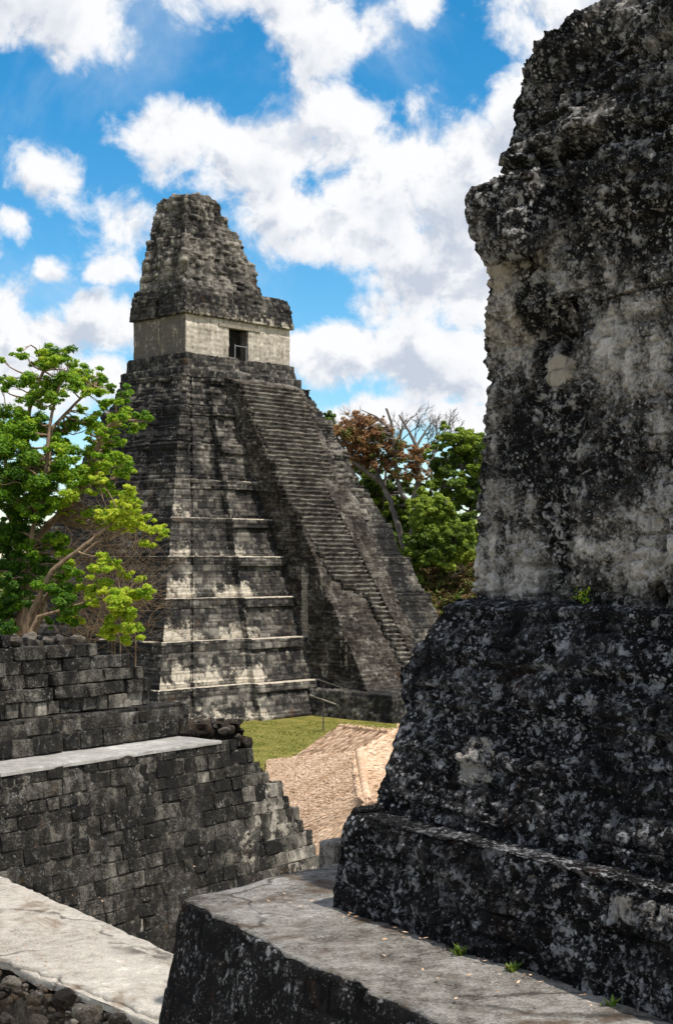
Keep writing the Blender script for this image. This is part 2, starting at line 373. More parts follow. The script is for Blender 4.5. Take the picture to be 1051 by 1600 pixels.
M['block'] = stone('weathered_block', sc=1.6, dark=(0.014, 0.0135, 0.013), mid=(0.035, 0.0315, 0.0265), light=(0.15, 0.138, 0.117), pale=(0.5, 0.45, 0.37), cover=0.515, spots=0.5,
                   spotcol=(0.3, 0.285, 0.255), rustamt=0.55, rust=(0.1, 0.06, 0.018), streak=0.4, use_attr=False, rnd=0.13, bump=1.0, bdist=0.1, contrast=0.105, fine=1.3)
M['paleblock'] = stone('cream_block', sc=1.8, dark=(0.03, 0.027, 0.024), mid=(0.13, 0.117, 0.097), light=(0.4, 0.36, 0.3), cover=0.5, spots=0.2, rustamt=0.2, streak=0.3,
                       use_attr=False, rnd=0.12, bump=0.7, bdist=0.04, contrast=0.12)
M['mortar'] = stone('old_mortar', sc=2.2, dark=(0.02, 0.018, 0.016), mid=(0.06, 0.054, 0.046), light=(0.2, 0.18, 0.15), pale=(0.5, 0.45, 0.37), cover=0.51, spots=0.45, rustamt=0.5,
                    streak=0.2, use_attr=True, bump=1.0, bdist=0.08, fine=1.7, contrast=0.1)
M['slab'] = stone('worn_slab', sc=2.3, dark=(0.05, 0.042, 0.035), mid=(0.19, 0.175, 0.155), light=(0.34, 0.32, 0.295), rust=(0.075, 0.042, 0.02), cover=0.49, spots=0.3,
                  spotcol=(0.42, 0.41, 0.39), rustamt=0.62, streak=0.0, use_attr=False, bump=1.0, bdist=0.02, contrast=0.12, fine=1.6, crack=0.6, dirt=0.6)
M['paleslab'] = stone('pale_plaster_slab', sc=1.7, dark=(0.16, 0.135, 0.11), mid=(0.39, 0.352, 0.3), light=(0.51, 0.468, 0.405), rust=(0.2, 0.14, 0.09), cover=0.45, spots=0.3,
                      spotcol=(0.42, 0.41, 0.39), rustamt=0.35, streak=0.0, use_attr=False, bump=1.0, bdist=0.03, contrast=0.12, fine=1.5, crack=0.45, dirt=0.55)
M['rubble'] = stone('mossy_rubble', sc=2.6, dark=(0.016, 0.013, 0.011), mid=(0.06, 0.05, 0.04), light=(0.2, 0.178, 0.15), rust=(0.15, 0.085, 0.035), cover=0.5, spots=0.35, rustamt=0.8,
                    streak=0.0, use_attr=False, rnd=0.15, bump=1.0, bdist=0.05)
M['darkfill'] = stone('dark_fill', sc=2.6, dark=(0.01, 0.008, 0.007), mid=(0.035, 0.027, 0.021), light=(0.11, 0.09, 0.07), rust=(0.1, 0.05, 0.02), cover=0.52, spots=0.25, rustamt=0.9, streak=0.0, use_attr=False, bump=1.0, bdist=0.08, fine=1.6)
M['grass'] = plain('mown_grass', (0.11, 0.12, 0.018), (0.24, 0.2, 0.055), 0.9, 0.5, 0.05, detail=9)
M['soil'] = plain('dry_soil', (0.05, 0.035, 0.02), (0.17, 0.13, 0.08), 1.3, 0.8, 0.08, detail=9)
M['floor'] = plain('pale_limestone_floor', (0.3, 0.27, 0.22), (0.46, 0.42, 0.35), 1.1, 0.6, 0.05, detail=9)
M['hill'] = plain('dry_hillside', (0.05, 0.05, 0.012), (0.13, 0.085, 0.035), 0.45, 0.8, 0.3, detail=9)
M['wood'] = plain('grey_wood', (0.05, 0.042, 0.035), (0.14, 0.12, 0.1), 3.0, 0.4, 0.01, stretch=(6, 6, 0.6))
M['lintel'] = plain('lintel_wood', (0.2, 0.17, 0.13), (0.33, 0.29, 0.23), 3.0, 0.3, 0.01)
M['metal'] = plain('galvanised_metal', (0.28, 0.28, 0.28), (0.4, 0.4, 0.4), 5.0, 0.1, 0.005, rough=0.5)
M['dark'] = plain('dark_interior', (0.012, 0.011, 0.01), (0.03, 0.027, 0.024), 2.0)
M['bark'] = plain('orange_bark', (0.13, 0.085, 0.055), (0.33, 0.23, 0.15), 2.6, 0.5, 0.03, stretch=(3, 3, 1))
M['greybark'] = plain('grey_bark', (0.1, 0.085, 0.075), (0.24, 0.21, 0.19), 1.2, 0.5, 0.05, stretch=(3, 3, 1))
M['twig'] = plain('dry_twigs', (0.09, 0.055, 0.03), (0.24, 0.17, 0.1), 2.0, 0.1)
M['leaf'] = leafmat('fresh_leaves', [(0.0, (0.045, 0.12, 0.012)), (0.35, (0.17, 0.33, 0.02)), (0.65, (0.37, 0.5, 0.03)), (1.0, (0.64, 0.66, 0.08))], 0.5)
M['leafdark'] = leafmat('forest_leaves', [(0.0, (0.03, 0.06, 0.014)), (0.4, (0.12, 0.19, 0.022)), (0.7, (0.25, 0.34, 0.035)), (1.0, (0.42, 0.48, 0.07))], 0.35)
M['leafred'] = leafmat('rusty_leaves', [(0.0, (0.17, 0.09, 0.05)), (0.4, (0.4, 0.19, 0.09)), (0.7, (0.5, 0.33, 0.15)), (0.85, (0.11, 0.13, 0.02)), (1.0, (0.06, 0.12, 0.015))], 0.35)
def thatch_mat():
    m, t, b, out = new_mat('palm_thatch'); P = t.node('ShaderNodeNewGeometry').outputs['Position']
    n = t.noise(P, 1.6, 6, 0.65); x = t.m('ADD', t.attr('tint'), t.m('ADD', t.m('MULTIPLY', t.m('SUBTRACT', n, 0.5), 0.6), t.m('MULTIPLY', t.m('SUBTRACT', t.noise(P, 0.45, 4, 0.6), 0.5), 0.9)))
    t.l.new(t.ramp(x, [(0.02, (0.12, 0.06, 0.024)), (0.35, (0.38, 0.235, 0.135)), (0.7, (0.56, 0.375, 0.245)), (1.0, (0.7, 0.51, 0.36))]), b.inputs['Base Color'])
    return m
M['thatch'] = thatch_mat()

# ------------------------------------------------------------------ the setting: plaza, hill
def ground_sheet():
    xs = np.concatenate([[-1500, -500], np.linspace(-140, 140, 71), [500, 1500]]); ys = np.concatenate([[-300, -60], np.linspace(0, 240, 61), [500, 2500]])
    X, Y = np.meshgrid(xs, ys); P = np.stack([X.ravel(), Y.ravel(), np.zeros(X.size)], 1)
    P[:, 2] = np.where((np.abs(P[:, 0]) < 150) & (P[:, 1] > 60) & (P[:, 1] < 250), 0.06 * fbm(P * 0.2, 3), 0)
    i = np.arange(X.size).reshape(X.shape)
    Q = np.stack([i[:-1, :-1], i[:-1, 1:], i[1:, 1:], i[1:, :-1]], -1).reshape(-1, 4)
    return mesh_from('ground', P, Q)
link('ground', ground_sheet(), M['grass'], kind='structure')
def hill_sheet():
    xs = np.linspace(-130, 150, 140); ys = np.linspace(131, 300, 80); X, Y = np.meshgrid(xs, ys)
    P = np.stack([X.ravel(), Y.ravel(), np.zeros(X.size)], 1)
    rise = sstep(P[:, 1] - 0.12 * np.abs(P[:, 0] - 8), 133, 158)
    side = sstep(P[:, 0], -6, 8) * 0.78 + 0.22
    P[:, 2] = -0.4 + rise * 13.0 * side + rise * 1.6 * fbm(P * 0.09, 4) + rise * 0.5 * fbm(P * 0.5, 3)
    i = np.arange(X.size).reshape(X.shape); Q = np.stack([i[:-1, :-1], i[:-1, 1:], i[1:, 1:], i[1:, :-1]], -1).reshape(-1, 4)
    return P, Q
HP, HQ = hill_sheet()
link('hill', mesh_from('hill', HP, HQ), M['hill'], kind='structure')
def hill_z(x, y):
    return HP[np.argmin((HP[:, 0] - x) ** 2 + (HP[:, 1] - y) ** 2), 2]

# ------------------------------------------------------------------ the great stepped temple
th = math.radians(43.6)
TU = np.array([math.sin(th), math.cos(th)]); TW = np.array([-math.cos(th), math.sin(th)])
TF = Frame((-12.6, 118.0), TU, TW); WB = 12.2
temple = thing('pyramid_temple', (*TF.xy(np.array([WB / 2, -14.0])), 0.0),
               'tall stepped stone pyramid with steep stairway and roof comb beyond the lawn', 'pyramid')
TS = [12.3, 11.5, 10.2, 8.9, 7.6, 6.4, 5.05, 3.8, 2.65, 1.3]            # outward offset of each ledge, base first
TZ = [-11.75, -9.06, -5.75, -2.62, 0.55, 3.55, 6.62, 9.68, 12.8, 15.5]   # its height above the eye
def tier_poly(s, o=0.0, oc=0.0):
    s = s + o; wA = 0.45 + 0.17 * s; wAB = 1.4 + 0.6 * s; bb = 6.2 + 0.55 * s; pj = 0.75 + oc
    sn = s + 0.05 * s
    p = [(-sn, -s), (-s + wA, -s), (-s + wA, -s + 0.22), (-s + wA + 0.3, -s + 0.22), (-s + wA + 0.3, -s), (-s + wAB, -s), (-s + wAB, -s - pj),
         (WB + s - wAB, -s - pj), (WB + s - wAB, -s), (WB + s, -s), (WB + s, bb), (-sn, bb), (-sn, bb - 1.2 - 0.2 * s), (-sn - 0.5, bb - 1.2 - 0.2 * s),
         (-sn - 0.5, -s + wAB), (-sn, -s + wAB)]
    return TF.xy(np.array(p))
TRES = [0.1, 0.1, 0.1, 0.1, 0.1, 0.15, 0.1, 0.15, 0.12, 0.15, 1.0, 1.0, 0.3, 0.2, 0.15, 0.13]
def terrace_disp(k, z0, z1):
    hgt = z1 - z0
    def f(P, N, u, v, e):
        rz = (P[:, 2] - EZ - z0) / hgt; a, b = TF.inv(P)
        tint, jm = masonry(u + 0.05 * fbm(P * 0.9, 2), P[:, 2] + 0.06 * fbm(P * 0.7, 2), 0.33, 0.6, k * 3.1, 0.06)
        er = fbm(P * 0.45 + k, 4); up = sstep(k, 4.5, 8); flat = np.abs(N[:, 2]) > 0.7
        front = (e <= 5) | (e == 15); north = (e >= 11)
        low = sstep(rz, 0.75, 0.05)
        wear = 0.8 * low * np.where((e <= 5), 1.0, 0.0) * (1 - up) * (0.7 + 1.2 * fbm(P * 0.3 + 60, 2)) + 0.8 * low * np.where((e == 6), sstep(a - (-TS[k] + 1.4 + 0.6 * TS[k]), 2.6, 0.0), 0) * (1 - 0.7 * up)
        wear = wear + np.where(e == 0, 0.25, 0) * (1 - up) + 0.45 * sstep(fbm(P * np.array([0.5, 0.5, 0.2]) + 40, 3), 0.05, 0.3) * np.where(north, 0.2, 0.7) * (1 - 0.6 * up) - 0.12
        wear = wear + np.where(e == 6, 0.25 * sstep(np.abs(rz - 0.62), 0.13, 0.0) * (1 - up), 0)
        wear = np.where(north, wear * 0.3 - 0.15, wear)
        wear = np.where((N[:, 2] > 0.45) & (rz > 0.96), 0.95 - 0.6 * np.where(north, 1, 0) - 0.85 * up - 1.0 * (a > 7) + 0.9 * fbm(P * 0.7, 3), wear)
        right = a > 9.0; er = np.where(right, er * 1.8 + 0.5 * fbm(P * 1.4 + 5, 3), er); wear = np.where(right, wear - 0.15, wear)
        d = (tint - 0.5) * (0.07 + 0.1 * up) - (1 - jm) * (0.05 + 0.04 * up) * (1 - 0.7 * sstep(wear, 0.3, 0.8)) + er * (0.1 + 0.3 * up) + 0.05 * fbm(P * 2.3, 3)
        d = np.where(flat, d * 0.35, d)
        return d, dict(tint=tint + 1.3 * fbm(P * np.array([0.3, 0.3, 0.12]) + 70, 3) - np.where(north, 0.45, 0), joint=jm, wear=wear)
    return f
for k in range(1, 10):
    z0, z1 = TZ[k - 1], TZ[k]; sb, st_ = TS[k - 1] - (0.52 if k > 1 else 0), TS[k]; h = z1 - z0
    lv = [(EZ + z0 - (0.3 if k == 1 else 0.06), tier_poly(sb, 0.1)), (EZ + z0 + 0.1 * h, tier_poly(sb, 0.1)), (EZ + z0 + 0.11 * h, tier_poly(sb, -0.04)),
          (EZ + z0 + 0.74 * h, tier_poly(st_, 0.12, -0.1)), (EZ + z0 + 0.755 * h, tier_poly(st_, 0.11, 0.2)), (EZ + z1 - 0.05, tier_poly(st_, 0.03, 0.12)), (EZ + z1, tier_poly(st_, -0.02, 0.1)),
          (EZ + z1 + 0.02, tier_poly(st_, -1.15))]
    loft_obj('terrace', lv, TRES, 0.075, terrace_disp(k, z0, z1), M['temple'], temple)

# stairway: rubble core, raised unrestored strip, restored steps, foot platform
def SB(z): return 4.9 + (13 - z) * 0.555
def stair_disp(sd, amp=1.0):
    def f(P, N, u, v, e):
        tint, jm = masonry(u + 0.25 * fbm(P * 1.7, 2), P[:, 2] + 0.14 * fbm(P * 0.9, 3), 0.21, 0.34, sd, 0.06)
        saw = ((P[:, 2] + 0.1 * fbm(P * 0.5, 2)) / 0.21) % 1.0
        side = np.abs(N @ np.array([*TU, 0])) > 0.6
        d = (tint - 0.5) * 0.12 - (1 - jm) * 0.08 + 0.25 * fbm(P * 0.4 + sd, 4) + 0.07 * fbm(P * 2.5, 2) + 0.1 * (1 - saw)
        wear = -0.1 + 0.3 * sstep(fbm(P * 0.5 + sd, 3), 0.2, 0.4)
        a, b = TF.inv(P)
        wear = np.where(side, -0.1 + 0.95 * sstep(np.abs(((b + 14.0) / 2.1) % 1.0 - 0.5), 0.26, 0.14) * sstep(P[:, 2] - EZ, 4.0, -3.0) * sstep(P[:, 2] - EZ, -9.8, -8.2)
                        * sstep(fbm(P * np.array([0.5, 0.5, 0.12]) + 9, 3), -0.25, 0.2), wear)
        return d * amp, dict(tint=tint + 1.2 * fbm(P * 0.35 + 33, 3), joint=jm, wear=wear)
    return f
def srect(a0, a1, b0, b1): return TF.xy(np.array([(a0, b0), (a1, b0), (a1, b1), (a0, b1)]))
zz = [-11.9, -9.7, -6, -2, 2, 6, 10, 13, 15.0, 15.45]
loft_obj('stair_core', [(EZ + z, srect(2.3 + 0.95 * float(np.interp(z, [4, 11], [1, 0])) + 0.1 * math.sin(z), 10.05, -SB(z) + (0 if z < 15.2 else 1.0), 3)) for z in zz], [0.1, 0.3, 1.0, 0.15], 0.08, stair_disp(1.0), M['stair'], temple)
def aR(z): return 7.5 + (6.6 - z) * 0.145
zz2 = [-9.6, -6, -2, 2, 5, 6.8, 7.6]
loft_obj('raised_rubble_strip', [(EZ + z, srect(aR(z), 10.6, -SB(z) - (0.45 if z < 6.7 else 0.2 if z < 7 else -0.3), 2)) for z in zz2], [0.1, 0.3, 1.0, 0.15], 0.08, stair_disp(5.0), M['stair'], temple)
loft_obj('stair_foot', [(EZ + z, srect(2.0 - o, 10.9 + o, -21.2 - o, -5)) for z, o in ((-12.0, 0.15), (-9.75, 0.0), (-9.7, -0.1), (-9.68, -1.0))], [0.16, 0.5, 1.0, 0.16], 0.15,
         stair_disp(8.0, 0.8), M['temple'], temple)
AL = [(13.5, 2.5), (6, 2.5), (3.9, 3.1), (-1.1, 4.3), (-2.2, 5.5), (-2.5, 7.1), (-6, 8.0), (-9.6, 8.5)]
def aL(z): return float(np.interp(-z, [-q[0] for q in AL], [q[1] for q in AL]))
def step_mesh(i, z, h):
    a0 = aL(z) + random.uniform(-0.25, 0.25); a1 = aR(z) - 0.05 if z < 6.8 else 9.3 + random.uniform(-0.1, 0.1)
    n = max(3, int((a1 - a0) / 0.45)); aa = np.linspace(a0, a1, n + 1) + RNG.uniform(-0.08, 0.08, n + 1); V, Fq = [], []
    for j, a in enumerate(aa):
        o = RNG.normal(0, 0.035); hh = RNG.normal(0, 0.03); bf = -SB(z) - 0.24 + o; bk = -SB(z) + 0.75
        for (b, zq) in ((bf + 0.13, z - 0.06), (bf + 0.1, z + h * 0.5), (bf, z + h * 0.56 + hh * .5), (bf + 0.02, z + h * 0.9 + hh), (bk, z + h * 0.97 + hh)):
            p = TF.xy(np.array([a, b])); V.append((p[0], p[1], EZ + zq))
        if j:
            q = (j - 1) * 5
            for m_ in range(4): Fq.append((q + m_, q + 5 + m_, q + 6 + m_, q + 1 + m_))
    e = len(V) - 5; Fq.append((1, 2, 3, 4)); Fq.append((e + 4, e + 3, e + 2, e + 1))
    k = len(V)
    return V, Fq, dict(tint=np.repeat(RNG.uniform(0.3, 1.3, n + 1), 5), joint=np.ones(k), wear=np.tile([-0.2, -0.1, 0.16, 0.3, 0.26], n + 1) - 0.16 * float(np.interp(z, [0, 8], [0, 1])) + 0.12 * hash01(i) + np.repeat(RNG.normal(0, 0.08, n + 1), 5))
z, i = -9.5, 0
while z < 14.9:
    V, Fq, at = step_mesh(i, z, 0.35); link('step', mesh_from('step', rel(V, temple), Fq, at, False), M['stair'], temple)
    z += 0.36; i += 1

# temple house on its two-step plinth
def house_disp(sd, amp=1.0, ero=0.12, wr=0.0):
    def f(P, N, u, v, e):
        tint, jm = masonry(u, P[:, 2] + 0.04 * fbm(P * 1.2, 2), 0.27, 0.42, sd, 0.045)
        er = fbm(P * 0.6 + sd, 4)
        d = amp * ((tint - 0.5) * 0.09 - (1 - jm) * 0.05) + ero * er + ero * 0.5 * fbm(P * 2.2, 3)
        wear = np.full(len(P), wr) + 0.4 * sstep(er, 0.1, 0.4) * (wr > -0.05) - 0.1
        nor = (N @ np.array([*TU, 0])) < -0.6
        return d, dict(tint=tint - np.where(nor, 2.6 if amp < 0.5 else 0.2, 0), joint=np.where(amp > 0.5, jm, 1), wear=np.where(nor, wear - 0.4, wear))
    return f
def hp(*pts): return TF.xy(np.array(pts))
def box_poly(o, a0=0.0, a1=WB, b0=0.0, b1=7.0): return hp((a0 - o, b0 - o), (a1 + o, b0 - o), (a1 + o, b1 + o), (a0 - o, b1 + o))
HR = [0.1, 0.3, 1.0, 0.12]
loft_obj('plinth', [(EZ + z, box_poly(o)) for z, o in ((15.4, 0.78), (16.35, 0.7), (16.4, 0.55), (16.45, 0.1))], HR, 0.1, house_disp(2.2, 1, 0.14), M['temple'], temple)
loft_obj('plinth', [(EZ + z, box_poly(o)) for z, o in ((16.3, 0.42), (17.5, 0.3), (17.6, 0.25), (17.62, -0.3))], HR, 0.1, house_disp(4.2, 1, 0.12), M['temple'], temple)
DA, DB = 4.9, 7.1
def house_poly(o, niche=True):
    nb = 1.3 if niche else -o
    return hp((-o, -o), (DA, -o), (DA, nb), (DB, nb), (DB, -o), (WB + o, -o), (WB + o, 7), (0.1, 7), (0.1, 3.75), (0.75, 3.75), (0.75, 3.2), (-o, 3.2))
HRs = [0.12, 0.15, 0.15, 0.15, 0.12, 0.4, 1, 0.15, 0.15, 0.15, 0.15, 0.12]
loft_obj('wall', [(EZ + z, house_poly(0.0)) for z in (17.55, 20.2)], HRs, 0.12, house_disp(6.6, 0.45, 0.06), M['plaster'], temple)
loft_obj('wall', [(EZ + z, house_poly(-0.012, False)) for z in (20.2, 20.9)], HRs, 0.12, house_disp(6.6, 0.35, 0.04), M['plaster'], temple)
def boxmesh(name, frame, a0, a1, b0, b1, z0, z1, mat, parent, **props):
    V = [(*frame.xy(np.array([a, b])), EZ + z_) for z_ in (z0, z1) for (a, b) in ((a0, b0), (a1, b0), (a1, b1), (a0, b1))]
    Fq = [(0, 3, 2, 1), (4, 5, 6, 7), (0, 1, 5, 4), (1, 2, 6, 5), (2, 3, 7, 6), (3, 0, 4, 7)]
    return link(name, mesh_from(name, rel(V, parent) if parent else V, Fq, None, False), mat, parent, **props)
boxmesh('lintel', TF, 3.7, 8.6, -0.1, 0.6, 20.22, 20.5, M['lintel'], temple)
door = boxmesh('door', TF, DA - 0.1, DB + 0.1, 1.0, 1.15, 17.6, 20.25, M['dark'], temple)
for q in range(4):
    w_ = (DB - DA) / 4; boxmesh('door_plank', TF, DA + q * w_ + 0.02, DA + (q + 1) * w_ - 0.02, 0.93, 0.995, 17.65, 20.2, M['wood'], door)
gate = boxmesh('gate_rail', TF, 5.7, 7.0, 0.08, 0.12, 18.75, 18.8, M['metal'], temple)
boxmesh('gate_post', TF, 5.66, 5.71, 0.07, 0.13, 17.6, 18.9, M['metal'], temple)
boxmesh('gate_post', TF, 6.98, 7.03, 0.07, 0.13, 17.6, 18.9, M['metal'], temple)
# frieze, corner worn away at the right
def frieze_poly(o, cut=0.0):
    return hp((-o, -o), (WB + o - cut, -o), (WB + o - cut * 0.4, 7 + o), (0.1 - o, 7 + o), (0.1 - o, 3.75), (0.45 - o, 3.75), (0.45 - o, 3.2), (-o, 3.2))
FR = [0.09, 0.3, 1, 0.12, 0.1, 0.1, 0.1, 0.1]
def frieze_disp(P, N, u, v, e):
    d, at = house_disp(9.1, 1, 0.22)(P, N, u, v, e); rz = (P[:, 2] - EZ - 20.85) / 2.8
    a, b = TF.inv(P); at['wear'] = np.where(e == 0, 0.5 * sstep(rz, 0.5, 0.0) + 0.25 * sstep(fbm(P * 0.8 + 3, 3), 0, 0.3), -0.1)
    d = d * (0.35 + 0.9 * sstep(rz, 0.05, 0.6)); d = np.where(N[:, 2] > 0.7, d * 0.6, d)
    return d, at
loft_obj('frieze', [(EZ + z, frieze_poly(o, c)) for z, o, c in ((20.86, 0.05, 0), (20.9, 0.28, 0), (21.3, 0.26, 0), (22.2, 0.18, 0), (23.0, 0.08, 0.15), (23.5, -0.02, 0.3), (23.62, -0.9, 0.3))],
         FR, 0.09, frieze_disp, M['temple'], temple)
# roof comb
def comb_disp(P, N, u, v, e):
    tint, jm = masonry(u, P[:, 2] + 0.15 * fbm(P * 0.8, 2), 0.3, 0.5, 12.0, 0.06)
    big_ = fbm(P * 0.42 + 5, 4); ver = fbm(P * np.array([0.9, 0.9, 0.16]) + 2, 3)
    d = 0.2 * big_ + 0.38 * ver + (tint - 0.5) * 0.2 - (1 - jm) * 0.1 + 0.13 * fbm(P * 1.9, 3)
    wear = -0.1 + 0.5 * sstep(ver + 0.5 * fbm(P * 1.3 + 8, 3), 0.2, 0.6)
    return d, dict(tint=tint + 1.2 * ver + 0.4, joint=jm, wear=wear)
CB = [(23.3, 0.55, 9.5, 0.5, 6.7), (24.5, 0.6, 9.3, 0.7, 6.7), (24.6, 0.65, 9.1, 0.85, 6.6), (26.3, 0.7, 8.9, 1.0, 6.6), (26.45, 0.8, 8.2, 1.1, 6.5), (27.9, 0.9, 7.9, 1.25, 6.4), (28.0, 1.15, 7.6, 1.4, 6.1),
      (29.0, 1.2, 7.2, 1.5, 6.1), (29.15, 1.3, 6.4, 1.6, 6.0), (30.2, 1.5, 6.1, 1.7, 5.9), (30.3, 1.6, 5.7, 1.75, 5.9), (31.4, 1.7, 5.5, 1.8, 5.8), (31.75, 1.9, 5.2, 2.0, 5.6), (31.85, 2.6, 4.4, 2.8, 4.8)]
loft_obj('roof_comb', [(EZ + z, box_poly(0, a0, a1, b0, b1)) for z, a0, a1, b0, b1 in CB], [0.11, 0.2, 0.4, 0.12], 0.11, comb_disp, M['temple'], temple)

# pole barrier at the foot of the stair
bar = thing('pole_barrier', (*ray(505, 1135, 101)[:2], 0.0), 'thin pale pole on a post at the foot of the pyramid', 'barrier')
c = Collect(); c.add(*tube([ray(484, 1086, 101.5), ray(526, 1101, 98.5)], [0.06, 0.06], 6)); c.obj('pole', M['lintel'], bar)
p0 = ray(505, 1094, 100); c = Collect(); c.add(*tube([(p0[0], p0[1] + 0.1, -0.1), (p0[0], p0[1] + 0.1, p0[2] + 1.0)], [0.05, 0.045], 6)); c.obj('post', M['wood'], bar)
p1 = ray(490, 1060, 101.2); p2 = ray(556, 1082, 97.4); c = Collect(); c.add(*tube([p1, p2], [0.04, 0.04], 6)); c.obj('pole', M['wood'], bar)

# ------------------------------------------------------------------ ruin on the left, block by block
th = math.radians(37.0)
LD = np.array([math.sin(th), math.cos(th)]); LI = np.array([-math.cos(th), math.sin(th)])   # along the wall, into the wall
LF = Frame((-2.43, 30.0), LD, LI)                       # origin: right end of the ledge's front edge
ruinL = thing('stepped_ruin', (*LF.xy(np.array([-4.0, 2.0])), EZ - 8.6), 'low dark ruin of coursed stone blocks with pale ledge, lower left', 'ruin')
def block_mesh(i):
    bm = bmesh.new(); bmesh.ops.create_cube(bm, size=1.0)
    bmesh.ops.bevel(bm, geom=list(bm.edges), offset=0.05 + 0.04 * random.random(), segments=1, affect='EDGES')
    for v in bm.verts:
        v.co += Vector((random.uniform(-1, 1) * 0.04, random.uniform(-1, 1) * 0.03, random.uniform(-1, 1) * 0.05))
    me = bpy.data.meshes.new('block'); bm.to_mesh(me); bm.free(); return me
BLK = [block_mesh(i) for i in range(14)]; BLKP = [m_.copy() for m_ in BLK]
for m_ in BLK: m_.materials.append(M['block'])
for m_ in BLKP: m_.materials.append(M['paleblock'])
def put_block(a, z, wd_, h, dep, out, tilt, parent, pale=False, frame=LF, name='block', yaw=0.0):
    """one stone: a along the wall, front face `out` metres towards the viewer, tilt = batter"""
    o = bpy.data.objects.new(name, random.choice(BLKP if pale else BLK)); S.collection.objects.link(o); o.parent = parent
    c_ = frame.xy(np.array([a, -out + dep / 2])); fa = frame.a
    o.rotation_mode = 'XYZ'
    ang = math.atan2(fa[1], fa[0]); mir = random.choice((0, math.pi))
    o.rotation_euler = Euler((-tilt + random.gauss(0, 0.014), random.gauss(0, 0.014), ang + yaw + random.gauss(0, 0.014)))
    o.scale = (wd_, dep, h); o.location = Vector((c_[0], c_[1], EZ + z)) - parent.location
    return o
def core_disp(P, N, u, v, e):
    d1, d2, idn = worley(P * 2.2)
    la, lb = LF.inv(P); wear = -0.05 + 0.5 * fbm(P * 0.9, 3) + 0.5 * sstep(la, -0.3, 0.6) * (P[:, 2] < EZ - 4.3)
    return 0.1 * fbm(P * 1.4, 4) + 0.07 * fbm(P * 5, 3) + 0.03 * (d2 - d1), dict(tint=idn, joint=np.ones(len(P)), wear=wear)
BAT = 0.13
def a_end(drop): return float(np.interp(drop, [-0.3, 0, 0.3, 1, 2, 2.9, 4.9], [0.0, 0.1, 0.75, 1.6, 2.35, 2.8, 3.7]))     # broken right-hand end of the wall
def lrect(a0, a1, b0, b1): return LF.xy(np.array([(a0, b0), (a1, b0), (a1, b1), (a0, b1)]))
ZL = -3.74                                             # ledge
loft_obj('core', [(EZ + z, lrect(-14, a_end(ZL - z) - 0.12, 0.028 - (ZL - z) * BAT, 6)) for z in (-8.6, -6.6, -5.7, -4.7, -4.1, ZL - 0.1)], [0.14, 0.12, 1, 1], 0.12, core_disp, M['mortar'], ruinL)
# talud courses
z = ZL - 0.17; row = 0
def block_row(zc, h, a_lo, a_hi, out0, tilt, wmean, pal, jit=0.02, keep=1.0, dep=0.4):
    a = a_lo - random.uniform(0, wmean)
    while a < a_hi:
        w_ = wmean * random.uniform(0.65, 1.45)
        if a + w_ > a_hi: w_ = max(0.22, a_hi - a + random.uniform(-0.06, 0.1))
        if random.random() < keep:
            put_block(a + w_ / 2, zc + random.gauss(0, 0.006), w_ - random.uniform(0.0, 0.02), h / math.cos(tilt) - random.uniform(-0.004, 0.016), dep, out0 + random.gauss(0, jit), tilt, ruinL, random.random() < pal(a, zc))
        a += w_
tl = math.atan(BAT)
zt = ZL - 0.02
while zt > -8.3:
    h = random.uniform(0.23, 0.35); zc = zt - h / 2
    a_hi = a_end(ZL - zc) + random.uniform(-0.1, 0.1)
    block_row(zc, h, -9.5 if zt > -6.3 else -7.5, a_hi, (ZL - zc) * BAT, tl, 0.44, lambda a, z_: 0.5 if (a > 0.3 + 0.1 * (ZL - z_) and z_ < -4.2) else 0.012, jit=0.014)
    zt -= h
# ledge slab (pale worn top)
def flat_slab(name, poly, ztop, thick, mat, parent, res=0.12, amp=0.02, rag=0.05):
    poly = np.asarray(poly); K = len(poly); cen = poly.mean(0)
    def f(P, N, u, v, e):
        fl = np.abs(N[:, 2]) > 0.8
        d = amp * fbm(P * 1.1, 4) + amp * 0.6 * fbm(P * 5, 3)
        d = np.where(fl, d, d + rag * fbm(P * 1.6 + 3, 4))
        return d, {}
    shrink = lambda k: cen + (poly - cen) * k
    lv = [(ztop - thick, poly), (ztop - 0.05, poly), (ztop - 0.015, shrink(0.997)), (ztop, shrink(0.988)), (ztop + 0.004, shrink(0.5)), (ztop + 0.006, shrink(0.02))]
    return loft_obj(name, lv, [res] * K, res, f, mat, parent)
flat_slab('ledge_slab', lrect(-12, 0.02, 0.0 - 0.02, 1.6), EZ + ZL + 0.03, 0.07, M['ledge'], ruinL)
# riser of two courses, then the small upper ledge
ZR = ZL + 0.06
loft_obj('core', [(EZ + z, lrect(-14, 0.1, 1.2, 6)) for z in (ZR - 0.1, ZR + 0.6)], [0.14, 0.14, 1, 1], 0.12, core_disp, M['mortar'], ruinL)
block_row(ZR + 0.16, 0.34, -10, 0.25, -1.12, 0.06, 0.6, lambda a, z_: 0.0, 0.02)
block_row(ZR + 0.49, 0.33, -10, 0.12, -1.2, 0.06, 0.75, lambda a, z_: 0.0, 0.025, dep=0.7)
